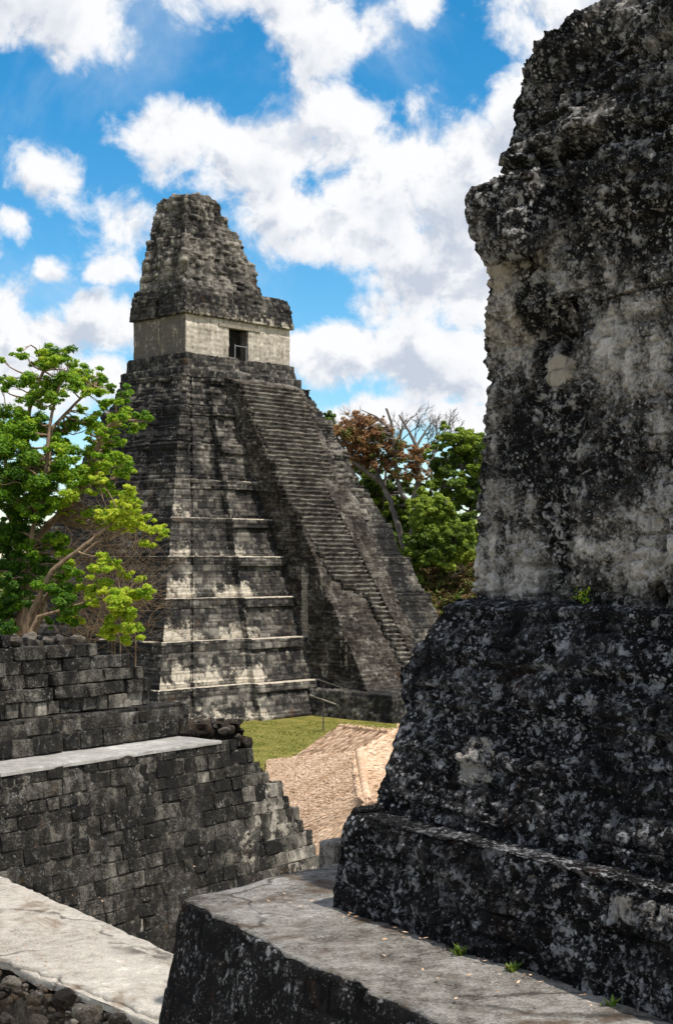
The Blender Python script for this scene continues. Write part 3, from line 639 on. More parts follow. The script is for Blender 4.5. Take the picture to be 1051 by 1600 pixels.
# recessed pale course, then the overhanging upper wall
ZU = ZR + 0.66
loft_obj('core', [(EZ + z, lrect(-14, -0.85 - (z - ZU) * 0.55, 1.75, 6)) for z in (ZU - 0.1, ZU + 0.5, ZU + 1.05)], [0.14, 0.14, 1, 1], 0.12, core_disp, M['mortar'], ruinL)
block_row(ZU + 0.14, 0.3, -10, -0.5, -1.62, 0.03, 0.42, lambda a, z_: 0.95 if a > -5.0 else 0.7, 0.03)
for j in range(5):
    zc = ZU + 0.42 + j * 0.27; ahi = [-0.7, -0.85, -1.25, -2.2, -4.3][j]
    block_row(zc, 0.27, -10, ahi, -1.52 - 0.05 * j, 0.05, 0.62, lambda a, z_: 0.0, 0.035, dep=0.62)
put_block(-5.75, ZU + 1.72, 0.85, 0.28, 0.7, -1.62, 0.02, ruinL)
put_block(-6.5, ZU + 1.74, 0.6, 0.33, 0.7, -1.6, 0.0, ruinL)
# broken right-hand end: tumbled fill stones
def rock_mesh(seed, sub=2):
    bm = bmesh.new(); bmesh.ops.create_icosphere(bm, subdivisions=sub, radius=0.5); rs = np.random.default_rng(seed)
    cuts = [Vector(rs.normal(size=3)).normalized() for _ in range(7)]
    co = np.array([v.co[:] for v in bm.verts]); d = fbm(co * 2.2 + rs.uniform(0, 50, 3), 3) * 0.28
    for v, dd in zip(bm.verts, d):
        v.co = v.co * (1 + dd)
        for ax in range(3): v.co[ax] = max(-0.4, min(0.4, v.co[ax]))
    for v in bm.verts:                                  # broken, angular faces
        for nrm_ in cuts:
            q_ = v.co.dot(nrm_) - 0.3
            if q_ > 0: v.co -= nrm_ * q_
    for f_ in bm.faces: f_.smooth = False
    me = bpy.data.meshes.new('stone'); bm.to_mesh(me); bm.free(); me.materials.append(M['rubble']); return me
ROCK = [rock_mesh(s_) for s_ in range(8)]
def rock(loc, size, parent, name='fill_stone', **props):
    o = bpy.data.objects.new(name, random.choice(ROCK)); S.collection.objects.link(o)
    sz = np.asarray(size) if np.ndim(size) else np.array([size * random.uniform(0.8, 1.3), size * random.uniform(0.8, 1.2), size * random.uniform(0.55, 0.9)])
    o.scale = sz; o.rotation_euler = (random.uniform(-.4, .4), random.uniform(-.4, .4), random.uniform(0, 6.28))
    if parent: o.parent = parent; o.location = Vector(loc) - parent.location
    else: o.location = loc
    for k_, v_ in props.items(): o[k_] = v_
    return o
def mound(P, N, u, v, e):
    d1, d2, idn = worley(P * 3.0); return 0.25 * fbm(P * 0.9, 4) + 0.3 * sstep(d2 - d1, 0.0, 0.4) + 0.1 * fbm(P * 5, 3) - 0.12, {}
loft_obj('broken_fill', [(EZ + z, LF.xy(np.array([(0.2, 0.9), (a_end(ZL - z) + e_, 0.3 - (ZL - z) * 0.1), (a_end(ZL - z) + e_ + 0.2, 3.4), (0.2, 3.4)]))) for z, e_ in ((-8.6, -0.2), (-6.5, -0.15), (-5, -0.1), (-4.4, 0.0), (ZL - 0.1, 0.8), (ZL + 0.28, 1.0))], [0.1, 0.1, 0.5, 1], 0.1, mound, M['darkfill'], ruinL)
for j in range(75):                                    # fill showing above the broken end
    zc = ZL + 0.3 - random.random() ** 1.5 * 1.5; a = a_end(ZL - zc) + random.uniform(-0.3, 0.25) + 0.7 * (zc > ZL - 0.3); b = random.uniform(0.2, 1.6)
    rock((*LF.xy(np.array([a, b])), EZ + zc + 0.02), random.uniform(0.14, 0.34), ruinL)
for j in range(46):                                    # ragged top of the upper wall
    a = random.uniform(-5.0, -0.8); top = float(np.interp(a, [-5.2, -4.4, -4.2, -2.1, -1.9, -1.2, -0.8], [1.66, 1.66, 1.45, 1.42, 1.15, 0.9, 0.5]))
    rock((*LF.xy(np.array([a, random.uniform(1.7, 2.9)])), EZ + ZU + top + random.uniform(-0.1, 0.06)), random.uniform(0.2, 0.42), ruinL)

# ------------------------------------------------------------------ pale slab walkway, lower left
ZW = -5.2
def flat_pt(px, py, zr):
    """point at height zr (above the eye) that lies on the sight line of pixel (px, py)"""
    d = ray(px, py, 1.0) - np.array([0, 0, EZ]); k_ = zr / d[2]; return np.array([d[0] * k_, d[1] * k_])
walk = thing('stone_walkway', (*flat_pt(120, 1470, ZW), EZ - 8.6), 'pale sunlit plaster slab with cracked edge at the bottom left corner', 'slab')
wp = [flat_pt(-260, 1385, ZW), flat_pt(0, 1500, ZW), flat_pt(95, 1540, ZW), flat_pt(245, 1600, ZW), flat_pt(420, 1640, ZW), flat_pt(400, 1545, ZW), flat_pt(255, 1483, ZW), flat_pt(190, 1452, ZW), flat_pt(0, 1368, ZW), flat_pt(-260, 1270, ZW)]
flat_slab('slab', wp, EZ + ZW, 0.1, M['paleslab'], walk, 0.1, 0.035, 0.12)
wq = [flat_pt(-40, 1372, ZW), flat_pt(30, 1402, ZW), flat_pt(95, 1440, ZW), flat_pt(155, 1464, ZW), flat_pt(190, 1480, ZW), flat_pt(290, 1520, ZW), flat_pt(280, 1494, ZW), flat_pt(190, 1453, ZW), flat_pt(0, 1367, ZW), flat_pt(-40, 1350, ZW)]
def core2(P, N, u, v, e):
    d1, d2, idn = worley(P * 2.6); return 0.16 * fbm(P * 1.2, 3) + 0.12 * (d2 - d1), {}
cen = np.mean(wp, 0)
loft_obj('rubble_core', [(EZ + ZW - 3.4, cen + (np.array(wp) - cen) * 1.25), (EZ + ZW - 0.75, cen + (np.array(wp) - cen) * 1.06), (EZ + ZW - 0.3, cen + (np.array(wp) - cen) * 0.97)], [0.12] * 10, 0.12, core2, M['rubble'], walk)
for j in range(150):
    tq = random.random(); p = flat_pt(-20 + 270 * tq, 1506 + 92 * tq + random.uniform(-6, 16), ZW); rock((p[0], p[1], EZ + ZW - 0.08 - random.uniform(0, 0.2)), random.uniform(0.07, 0.2), walk, 'edge_stone')
for (px, py, sz) in ((138, 1584, 0.34), (55, 1562, 0.24), (100, 1562, 0.26), (20, 1536, 0.24), (8, 1592, 0.2), (60, 1598, 0.22), (182, 1592, 0.22)):
    p = ray(px, py, 14.6 + (1600 - py) * 0.02); rock(p, sz, walk, 'edge_stone')

# ------------------------------------------------------------------ ruined temple wall, right foreground
RT = np.array([0.57, -0.822]); RM = np.array([0.822, 0.57]); RO = np.array([-0.05, 14.2]); RF = Frame(RO, RT, RM)
ruinR = thing('ruined_tower', (*RF.xy(np.array([3.0, 2.0])), EZ - 3.5), 'huge black lichen-mottled ruined masonry tower filling the right side', 'ruin')
def sil(px, py, mf):
    """left end of the wall (t) and height for a silhouette pixel when the wall face lies mf metres back"""
    k_ = (px - 525.5) / F; o = RO + mf * RM; t_ = (k_ * o[1] - o[0]) / (RT[0] - k_ * RT[1])
    Y = o[1] + t_ * RT[1]; return t_, (ray(px, py, Y)[2] - EZ)
def r_levels(pts):
    out = []
    for (px, py, mf) in pts:
        t_, z_ = sil(px, py, mf); out.append((z_, t_, mf))
    return out
def rpoly(t0, mf, dep=4.5, t1=9.0): return RF.xy(np.array([(t1, mf + dep), (t0, mf + dep), (t0, mf), (t1, mf)]))
# counter-clockwise: (t1,far) (t0,far) (t0,near) (t1,near)
RRES = [1.0, 0.05, 0.02, 1.0]
PATCH = [(808, 425, 26, 40, 2.05, 0.95), (835, 400, 40, 14, 2.05, 0.6), (877, 578, 25, 28, 2.1, 1.05), (748, 1188, 32, 40, 0.75, 0.8), (1000, 1425, 70, 28, 0.1, 0.75), (850, 1375, 40, 10, 0.15, 0.7), (690, 960, 34, 10, 1.3, 0.45),
         (660, 1075, 30, 16, 1.1, 0.45), (640, 1290, 60, 8, 0.2, 0.2), (700, 1330, 30, 20, 0, 0.35), (980, 365, 60, 9, 1.7, 0.5), (900, 870, 120, 50, 1.8, 0.22), (1000, 640, 60, 120, 1.8, 0.16), (800, 480, 25, 90, 2.05, 0.28)]
PT = []
for (px, py, rx, ry, mf, wgt) in PATCH:
    t_, z_ = sil(px, py, mf); t2, _ = sil(px + rx, py, mf); _, z2 = sil(px, py - ry, mf); PT.append((t_, z_, abs(t2 - t_), abs(z2 - z_), wgt))
def patches(t_, z_, P):
    wv = np.zeros(len(P)); q = 0.25 * fbm(P * 3.0, 3)
    for (a, b, ra, rb, wgt) in PT:
        r = np.sqrt(((t_ - a) / ra) ** 2 + ((z_ - b) / rb) ** 2) + q; wv = np.maximum(wv, wgt * sstep(r, 1.25, 0.75))
    return wv
LVT = []
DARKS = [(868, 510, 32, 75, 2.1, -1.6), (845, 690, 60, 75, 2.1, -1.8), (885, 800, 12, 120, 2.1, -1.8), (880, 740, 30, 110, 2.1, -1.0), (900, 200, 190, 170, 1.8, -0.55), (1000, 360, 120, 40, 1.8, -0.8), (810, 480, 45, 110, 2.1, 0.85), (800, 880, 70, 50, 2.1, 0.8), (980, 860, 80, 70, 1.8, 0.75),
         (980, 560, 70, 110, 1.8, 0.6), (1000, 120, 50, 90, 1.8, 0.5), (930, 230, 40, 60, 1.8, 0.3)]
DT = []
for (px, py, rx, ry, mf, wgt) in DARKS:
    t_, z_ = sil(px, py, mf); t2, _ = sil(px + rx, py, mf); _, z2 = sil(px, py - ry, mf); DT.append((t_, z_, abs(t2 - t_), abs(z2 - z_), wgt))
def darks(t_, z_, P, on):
    """black algae films and cleaner grey fields on the tower, plus shade painted in along the groove"""
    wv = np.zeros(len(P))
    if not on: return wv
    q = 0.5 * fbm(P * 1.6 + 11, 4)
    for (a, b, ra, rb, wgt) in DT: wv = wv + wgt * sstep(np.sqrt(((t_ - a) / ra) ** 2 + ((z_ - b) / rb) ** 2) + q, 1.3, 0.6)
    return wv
TG, ZG0 = sil(902, 935, 1.8); _, ZG1 = sil(902, 470, 1.8); _, ZC0 = sil(800, 392, 1.75); _, ZC1 = sil(800, 300, 1.75)
TN, ZN = sil(877, 578, 2.1)
HOLES = [(*sil(887, 912, 1.85), 0.09, 0.11), (*sil(1040, 930, 1.85), 0.12, 0.12), (*sil(858, 1010, 1.2), 0.05, 0.05)]
def tower_disp(rough, face0, lump=1.0, tower=True, lvl=None):
    def f(P, N, u, v, e):
        t_, m_ = RF.inv(P); z_ = P[:, 2] - EZ; flat = N[:, 2] > 0.75
        tint, jm = masonry(t_ + 0.08 * fbm(P * 1.3, 2), z_ + 0.1 * fbm(P * 0.9 + 7, 2) + 0.012 * t_, 0.25, 0.46, face0, 0.022)
        d1, d2, idn = worley(P * 4.2 * np.array([1, 1, 1.35])); lum = sstep(d2 - d1, 0.0, 0.35)
        big_ = fbm(P * 0.8 + face0, 4); med = fbm(P * 2.6 + 3, 4); fin = fbm(P * 9, 3)
        pres = sstep(fbm(P * 0.9 + 55, 3), -0.15, 0.15)
        rid = 1 - 2 * np.abs(fbm(P * np.array([3.2, 3.2, 5.0]) + 31, 4))
        d = rough * (0.1 * big_ + 0.05 * med + 0.065 * fin + 0.035 * fbm(P * 20, 2) - 0.05 * sstep(rid, 0.72, 0.98)) + lump * (0.012 * lum + 0.022 * (idn - 0.5)) + (tint - 0.5) * 0.03 - (1 - jm) * 0.055 * pres
        if not tower: d = d - 0.085 * (((z_ + 0.07 * fbm(P * 0.6, 2)) / 0.47) % 1.0) * rough
        if tower: d = d * np.where(z_ < ZC0, 0.75, 1.0); d = np.where((e >= 3) & (e <= 5) & (z_ < ZG1), d * 0.35, d)
        if lvl: d = d * (0.4 + 0.6 * sstep(t_ - np.interp(z_, [q_[0] for q_ in lvl], [q_[1] for q_ in lvl]), 0.0, 0.35) * (e == 2))
        wear = patches(t_, z_, P) - 0.25 + 0.15 * med
        if tower:
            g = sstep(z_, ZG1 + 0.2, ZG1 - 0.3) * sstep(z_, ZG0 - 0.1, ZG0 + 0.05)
            cf = sstep(t_ - np.interp(z_, [q_[0] for q_ in LVT], [q_[1] for q_ in LVT]), 0.02, 0.4) * ((e == 2) | (e == 6))
            tw = t_ - TG
            up = sstep(z_, ZC0 - 0.05, ZC0 + 0.12) * cf
            d = d + 0.08 * up + up * (0.34 * fbm(P * np.array([0.9, 0.9, 1.6]) + 21, 4))
            co = sstep(z_, ZC0 - 0.04, ZC0 + 0.04) * sstep(z_, ZC1 + 0.1, ZC1 - 0.05) * sstep(t_, sil(865, 350, 1.75)[0] + 0.05, sil(865, 350, 1.75)[0] - 0.05)
            tk = t_ - sil(865, 350, 1.75)[0]; d = d + 0.34 * co * cf - 0.16 * sstep(np.abs(tk - 0.1), 0.14, 0.06) * sstep(z_, ZC0 - 0.2, ZC0 + 0.1) * sstep(z_, ZC1 + 0.9, ZC1 + 0.3)
            nic = sstep((np.abs(t_ - TN) / 0.16) ** 3 + (np.abs(z_ - ZN) / 0.2) ** 3, 1.25, 0.85); d = d * (1 - 0.6 * nic) + 0.05 * nic
            for q in range(4):                         # string courses left as ledges
                zz_ = ZC1 + 0.35 + q * 1.05; d = d + 0.13 * sstep(np.abs(z_ - zz_ - 0.1 * fbm(P * 0.7, 2)), 0.16, 0.08) * sstep(fbm(P * 0.7 + q * 9, 3), -0.25, 0.1)
        for (ht, hz, ra, rb) in HOLES:
            d = d - 0.75 * sstep(np.sqrt(((t_ - ht) / ra) ** 2 + ((z_ - hz) / rb) ** 2), 1.15, 0.8)
        d = np.where(flat, d * 0.45, d)
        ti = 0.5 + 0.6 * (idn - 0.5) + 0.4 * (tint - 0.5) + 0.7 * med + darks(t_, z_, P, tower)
        if tower: ti = ti - 2.2 * g * sstep(np.abs(tw + 0.1), 0.13, 0.06)  # groove's shade painted into the tint, together with its algae streak
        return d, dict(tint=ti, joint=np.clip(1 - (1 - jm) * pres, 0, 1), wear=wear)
    return f
LVT = r_levels([(738, 950, 1.72), (738, 930, 1.72), (742, 860, 1.72), (747, 780, 1.75), (757, 690, 1.78), (766, 610, 1.8), (757, 545, 1.8), (758, 480, 1.78), (764, 405, 1.76),
                (756, 394, 1.7), (745, 372, 1.66), (745, 335, 1.66), (757, 302, 1.7), (797, 292, 1.9), (800, 262, 1.92), (797, 235, 1.92), (802, 200, 1.95), (806, 160, 2.0), (820, 142, 2.0),
                (816, 127, 2.0), (848, 98, 2.1), (862, 82, 2.15), (868, 55, 2.2), (890, 28, 2.25), (915, 12, 2.3), (950, 6, 2.35), (985, -30, 2.45), (1000, -120, 2.6), (1040, -220, 2.9)])
def tower_poly(z_, t0, mf, dep):
    k_ = float(np.interp(z_, [ZG1 - 0.25, ZG1 + 0.05], [1.0, 0.02])); L_ = mf + 0.3 * k_; g_ = mf + 0.8 * k_ + 0.002; t0 = t0 - 1.17 * 0.3 * k_; tg = TG + 0.03 * math.sin(z_ * 1.7)
    return RF.xy(np.array([(9.0, mf + dep), (t0, mf + dep), (t0, L_), (tg - 0.1, L_), (tg - 0.09, g_), (tg + 0.03, g_), (tg + 0.04, mf), (9.0, mf)]))
LVT2 = []
for i_ in range(len(LVT)):
    LVT2.append(LVT[i_])
    if i_ + 1 < len(LVT) and LVT[i_][0] < ZG1 < LVT[i_ + 1][0]:
        for zq in (ZG1 - 0.26, ZG1 + 0.06):
            if LVT[i_][0] < zq < LVT[i_ + 1][0]:
                f_ = (zq - LVT[i_][0]) / (LVT[i_ + 1][0] - LVT[i_][0]); LVT2.append(tuple(LVT[i_][q_] + f_ * (LVT[i_ + 1][q_] - LVT[i_][q_]) for q_ in range(3)))
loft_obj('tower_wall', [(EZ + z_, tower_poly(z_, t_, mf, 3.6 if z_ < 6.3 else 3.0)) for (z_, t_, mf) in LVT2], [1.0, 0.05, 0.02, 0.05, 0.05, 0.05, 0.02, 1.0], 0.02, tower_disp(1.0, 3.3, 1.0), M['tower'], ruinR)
LVB = r_levels([(572, 1292, 0.42), (580, 1262, 0.44), (600, 1200, 0.58), (629, 1112, 0.85), (622, 1085, 0.9), (622, 1050, 0.95), (655, 1000, 1.15), (680, 962, 1.32), (695, 946, 1.42), (712, 938, 1.6), (760, 935, 2.2)])
loft_obj('lower_body', [(EZ + z_, rpoly(t_, mf, 4.6 - mf * 0.5)) for (z_, t_, mf) in LVB], RRES, 0.02, tower_disp(0.8, 7.1, 0.8, False, LVB), M['ruin'], ruinR)
LVP = r_levels([(514, 1460, -0.02), (518, 1413, 0.0), (528, 1335, 0.04), (536, 1285, 0.07), (546, 1268, 0.1), (575, 1263, 0.4), (640, 1262, 0.9)])
loft_obj('plinth', [(EZ + z_, rpoly(t_, mf, 4.9)) for (z_, t_, mf) in LVP], RRES, 0.02, tower_disp(0.55, 11.9, 0.7, False, LVP), M['ruin'], ruinR)

# platform slab block under it
ZP = -3.4
plat = thing('platform_block', (*flat_pt(450, 1450, ZP), EZ - 8.6), 'grey worn stone platform with black side, bottom centre', 'platform')
pp = [flat_pt(290, 1404, ZP), flat_pt(400, 1461, ZP), flat_pt(496, 1512, ZP), flat_pt(585, 1538, ZP), flat_pt(592, 1531, ZP), flat_pt(575, 1548, ZP), flat_pt(640, 1573, ZP), flat_pt(760, 1640, ZP), flat_pt(1000, 1770, ZP),
      flat_pt(1500, 1700, ZP), flat_pt(1100, 1400, ZP), flat_pt(640, 1330, ZP), flat_pt(506, 1352, ZP), flat_pt(400, 1378, ZP)]
def plat_side(P, N, u, v, e):
    med = fbm(P * 2.4, 4); tint, jm = masonry(u, P[:, 2], 0.36, 0.6, 2.0, 0.03)
    return 0.03 * med + 0.012 * fbm(P * 8, 3) + (tint - 0.5) * 0.02 - (1 - jm) * 0.012, dict(tint=0.1 + med, joint=np.ones(len(P)), wear=np.full(len(P), -0.5))
pc = np.mean(pp, 0); ppa = np.array(pp)
def grow(poly, d):
    poly = np.asarray(poly); K = len(poly); out = []
    for k_ in range(K):
        a, b, c_ = poly[k_ - 1], poly[k_], poly[(k_ + 1) % K]
        n1 = np.array([b[1] - a[1], a[0] - b[0]]); n2 = np.array([c_[1] - b[1], b[0] - c_[0]]); n1 /= np.linalg.norm(n1); n2 /= np.linalg.norm(n2)
        m_ = n1 + n2; m_ /= max(0.5, np.linalg.norm(m_)); out.append(b + m_ * d)
    return np.array(out)
PRES = [0.04] * 8 + [1, 1, 1, 0.3, 0.08, 0.05]
loft_obj('side', [(EZ + ZP - 5.1, grow(ppa, 0.75)), (EZ + ZP - 1.2, grow(ppa, 0.26)), (EZ + ZP - 0.08, grow(ppa, 0.05)), (EZ + ZP - 0.02, grow(ppa, 0.02)), (EZ + ZP - 0.03, grow(ppa, -0.05))], PRES, 0.035, plat_side, M['crust'], plat)
def top_sheet(poly, z_, res, name, mat, parent):
    """a worn slab top as a fine grid clipped to the outline"""
    bm = bmesh.new(); vv = [bm.verts.new((p[0], p[1], z_)) for p in poly]; f_ = bm.faces.new(vv)
    bmesh.ops.triangulate(bm, faces=[f_])
    for it in range(7):
        ed = [e for e in bm.edges if e.calc_length() > res]
        if not ed: break
        bmesh.ops.subdivide_edges(bm, edges=ed, cuts=1); bmesh.ops.triangulate(bm, faces=[q for q in bm.faces if len(q.verts) > 3])
    co = np.array([v.co[:] for v in bm.verts]); d = 0.03 * fbm(co * 0.9, 4) + 0.012 * fbm(co * 5, 3)
    for v, q in zip(bm.verts, d): v.co.z += q
    bound = [v for v in bm.verts if v.is_boundary]
    ext = bmesh.ops.extrude_edge_only(bm, edges=[e for e in bm.edges if e.is_boundary])
    for g_ in ext['geom']:
        if isinstance(g_, bmesh.types.BMVert): g_.co.z -= 0.05
    for f_ in bm.faces: f_.smooth = True
    bmesh.ops.recalc_face_normals(bm, faces=bm.faces)
    for v in bm.verts: v.co -= parent.location
    me = bpy.data.meshes.new(name); bm.to_mesh(me); bm.free(); return link(name, me, mat, parent)
def rag_edge(poly, n, amp, seed, shift=0.0):
    out = []
    for k_ in range(len(poly)):
        a, b = np.asarray(poly[k_]), np.asarray(poly[(k_ + 1) % len(poly)])
        L = np.linalg.norm(b - a); m_ = max(1, int(min(L, 6) / n))
        for q in range(m_):
            p = a + (b - a) * q / m_; jj = fbm(np.array([[p[0] * 2.5, p[1] * 2.5, seed]]), 3)[0] * amp
            nn = np.array([b[1] - a[1], a[0] - b[0]]); nn /= np.linalg.norm(nn) + 1e-9; out.append(p + nn * (jj + shift))
    return out
top_sheet(rag_edge(pp, 0.07, 0.06, 4.0), EZ + ZP, 0.16, 'top_slab', M['slab'], plat)
top_sheet(rag_edge([flat_pt(-250, 1390, ZW), flat_pt(-5, 1497, ZW), flat_pt(95, 1535, ZW), flat_pt(240, 1590, ZW), flat_pt(400, 1630, ZW), flat_pt(290, 1522, ZW), flat_pt(205, 1484, ZW), flat_pt(160, 1466, ZW), flat_pt(150, 1450, ZW), flat_pt(96, 1440, ZW), flat_pt(92, 1430, ZW), flat_pt(30, 1402, ZW), flat_pt(20, 1385, ZW), flat_pt(-250, 1290, ZW)], 0.12, 0.16, 9.0), EZ + ZW + 0.035, 0.2, 'plaster_layer', M['paleslab'], walk)
# small block standing at the platform's far edge
sb_ = thing('stone_block', (*flat_pt(512, 1352, ZP)[:], EZ + ZP), 'small loose grey stone block beyond the platform, below the thatch', 'stone')
me = block_mesh(99); me.materials.append(M['slab']); o = link('block', me, None, sb_); o.scale = (0.42, 0.35, 0.4); o.location = (0.16, 0.55, -0.02); o.rotation_euler = (0, 0, 0.6)

# ------------------------------------------------------------------ terrace floor under the foreground ruins
fl = lambda px, py, z_: flat_pt(px, py, z_)
tf = thing('terrace', (0, 20, 0), 'rubble terrace carrying the foreground ruins above the lawn', 'terrace')
def terr(P, N, u, v, e): return 0.25 * fbm(P * 0.4, 4), {}
loft_obj('fill', [(0.0 - 0.3, np.array([(-30, -12), (22, -12), (20, 36), (6, 40), (-30, 37)])), (EZ - 8.9, np.array([(-30, -10), (20, -10), (17, 30), (3, 34), (-30, 32)])), (EZ - 8.55, np.array([(-29, -9), (19, -9), (16, 29), (3, 33), (-29, 31)]))],
         [2, 1.5, 0.6, 0.6, 2], 0.6, terr, M['floor'], tf)

# ------------------------------------------------------------------ thatched shelters
def thatch(parent, faces, L=0.75, seed=0):
    rs = np.random.default_rng(seed); body = Collect(); bl = Collect()
    for (ra, rb, eb, ea, n_per_m2) in faces:
        ra, rb, eb, ea = (np.array(q, float) for q in (ra, rb, eb, ea))
        nrm = np.cross(rb - ra if np.linalg.norm(rb - ra) > 0.1 else eb - ea, ea - ra); nrm /= np.linalg.norm(nrm)
        if nrm[2] < 0: nrm = -nrm
        body.add([ra - nrm * 0.05, rb - nrm * 0.05, eb - nrm * 0.05, ea - nrm * 0.05, ra - nrm * 0.3, rb - nrm * 0.3, eb - nrm * 0.3, ea - nrm * 0.3],
                 [(0, 1, 2, 3), (4, 7, 6, 5), (0, 4, 5, 1), (1, 5, 6, 2), (2, 6, 7, 3), (3, 7, 4, 0)], tint=0.5)
        area = 0.5 * (np.linalg.norm(rb - ra) + np.linalg.norm(eb - ea)) * np.linalg.norm(0.5 * (ea + eb) - 0.5 * (ra + rb)); n = int(area * n_per_m2)
        wr_, we_ = np.linalg.norm(rb - ra), np.linalg.norm(eb - ea)
        v = rs.random(n * 2); keep = rs.random(n * 2) * max(wr_, we_) < wr_ + (we_ - wr_) * v; v = v[keep][:n]; n = len(v); u = rs.random(n)
        nl = max(4, int(np.linalg.norm(0.5 * (ea + eb) - 0.5 * (ra + rb)) / 0.38)); v = np.where(rs.random(n) < 0.25, (np.floor(v * nl) + 0.7 + 0.3 * rs.random(n)) / nl, v)     # fronds, some in courses
        R_ = ra + (rb - ra) * u[:, None]; E_ = ea + (eb - ea) * u[:, None]; P = R_ + (E_ - R_) * v[:, None]; dn = E_ - R_; dn /= np.linalg.norm(dn, axis=1)[:, None]
        side = np.cross(nrm, dn); dn = dn + side * rs.normal(0.0, 0.13, n)[:, None]; dn /= np.linalg.norm(dn, axis=1)[:, None]; side = np.cross(np.broadcast_to(nrm, dn.shape), dn)
        ln = L * rs.uniform(0.55, 1.1, n); wd_ = rs.uniform(0.015, 0.045, n); lift = rs.uniform(0.02, 0.15, n)
        A = P - dn * (ln * 0.45)[:, None] + nrm * 0.03; B = P + dn * (ln * 0.25)[:, None] + nrm * lift[:, None]; C = P + dn * (ln * 0.6)[:, None] + nrm * (lift - 0.03 + rs.normal(0, 0.03, n))[:, None] - np.array([0, 0, 1]) * (0.05 * (v > 0.9))[:, None]
        V = np.stack([A - side * wd_[:, None], A + side * wd_[:, None], B - side * wd_[:, None], B + side * wd_[:, None], C - side * (wd_ * .3)[:, None], C + side * (wd_ * .3)[:, None]], 1).reshape(-1, 3)
        i0 = np.arange(n)[:, None] * 6; Fq = np.concatenate([i0 + np.array([0, 1, 3, 2]), i0 + np.array([2, 3, 5, 4])], 0)
        bl.add(V, Fq, tint=np.repeat(np.clip(rs.normal(0.74, 0.16, n) - 0.45 * (rs.random(n) < 0.09), 0, 1), 6))
    body.obj('roof_body', M['thatch'], parent, False)
    bl.obj('thatch', M['thatch'], parent, False, kind='stuff')
def post(parent, x, y, z1):
    c_ = Collect(); c_.add(*tube([(x, y, -0.1), (x + 0.03, y, z1 * 0.5), (x, y, z1)], [0.11, 0.1, 0.09], 8)); c_.obj('post', M['wood'], parent)
# near shelter: one ridge running towards the viewer, a second wing to the right
A_ = ray(560, 1178, 57); N_ = ray(574, 1264, 45.0); N_[2] = A_[2]; C_ = ray(690, 1133, 70); C_[2] = A_[2] + 0.6
NL_ = np.array([N_[0] - 3.6, N_[1] + 1.6, A_[2] - 2.3]); NM_ = np.array([N_[0] - 1.1, N_[1] - 0.6, A_[2] - 1.45]); NR_ = np.array([N_[0] + 3.6, N_[1] - 0.6, A_[2] - 2.3]); FL_ = ray(421, 1190, 73.0); CR_ = C_ + np.array([3.0, -3.0, -2.2])
sh1 = thing('thatched_shelter', (A_[0], A_[1], 0.0), 'large palm-thatched shelter roof, tan fronds, nearer the camera', 'shelter')
dz = np.array([0, 0, -0.75])
BK = A_ + np.array([1.0, 8.0, -2.0])
thatch(sh1, [(A_, N_, NL_, FL_, 420), (N_, N_ + 0.001, NM_, NL_, 420), (N_, N_ + 0.001, NR_, NM_, 420), (N_, A_, CR_, NR_, 300), (A_, C_, CR_ * 1.0, CR_ + 0.001, 200), (A_, C_, BK + np.array([8, 6, 0]), BK, 60), (A_, A_ + 0.001, BK, FL_, 60),
             (NL_, NM_, NM_ + dz + np.array([-0.1, -0.3, 0]), NL_ + dz + np.array([-0.1, -0.3, 0]), 500), (NM_, NR_, NR_ + dz, NM_ + dz + np.array([-0.1, -0.3, 0]), 400)], 0.95, 1)
# woven caps along ridges and hip
def cap_line(parent, p, q, r=0.09, seg=26, nm='ridge_cap'):
    c_ = Collect(); n = seg; path = [p + (q - p) * k_ / n + np.array([0, 0, 0.07 + 0.03 * math.sin(k_ * 2.1)]) for k_ in range(n + 1)]
    V, Fq = tube(path, [r * (1 + 0.15 * math.sin(k_ * 3.3)) for k_ in range(n + 1)], 8); c_.add(V, Fq, tint=np.repeat(0.75 + 0.2 * np.sin(np.arange(n + 1) * 2.2), 8)); c_.obj(nm, M['thatch'], parent)
cap_line(sh1, A_, C_)
cap_line(sh1, A_, N_, 0.15, 40)
for p in (NL_, NR_, FL_, CR_): post(sh1, p[0] * 0.97 + A_[0] * 0.03, p[1] * 0.97 + A_[1] * 0.03, p[2] + 0.1)
# farther shelter
G_ = ray(530, 1136, 74); H_ = ray(700, 1172, 68); K_ = ray(470, 1176, 73.0)
sh2 = thing('thatched_shelter', (G_[0], G_[1], 0.0), 'smaller thatched shelter roof behind, close to the pyramid base', 'shelter')
gd = (H_ - G_); gd[2] = 0; gd /= np.linalg.norm(gd); gn = np.array([-gd[1], gd[0], 0]); gn = -gn if gn[1] > 0 else gn
H_ = G_ + gd * 9; ze2 = G_[2] - 1.6
F1 = G_ + gn * 1.7 - gd * 1.5; F2 = H_ + gn * 1.7; F3 = G_ - gn * 1.7 - gd * 1.5; F4 = H_ - gn * 1.7
for q in (F1, F2, F3, F4): q[2] = ze2
thatch(sh2, [(G_, H_, F2, F1, 240), (G_, H_, F4, F3, 60), (G_, G_ + 0.001, F1, F3, 240)], 0.85, 5)
cap_line(sh2, G_, H_)
for p in (F1, F2, F3, F4): post(sh2, p[0] * 0.98 + G_[0] * 0.02, p[1], ze2 + 0.2)

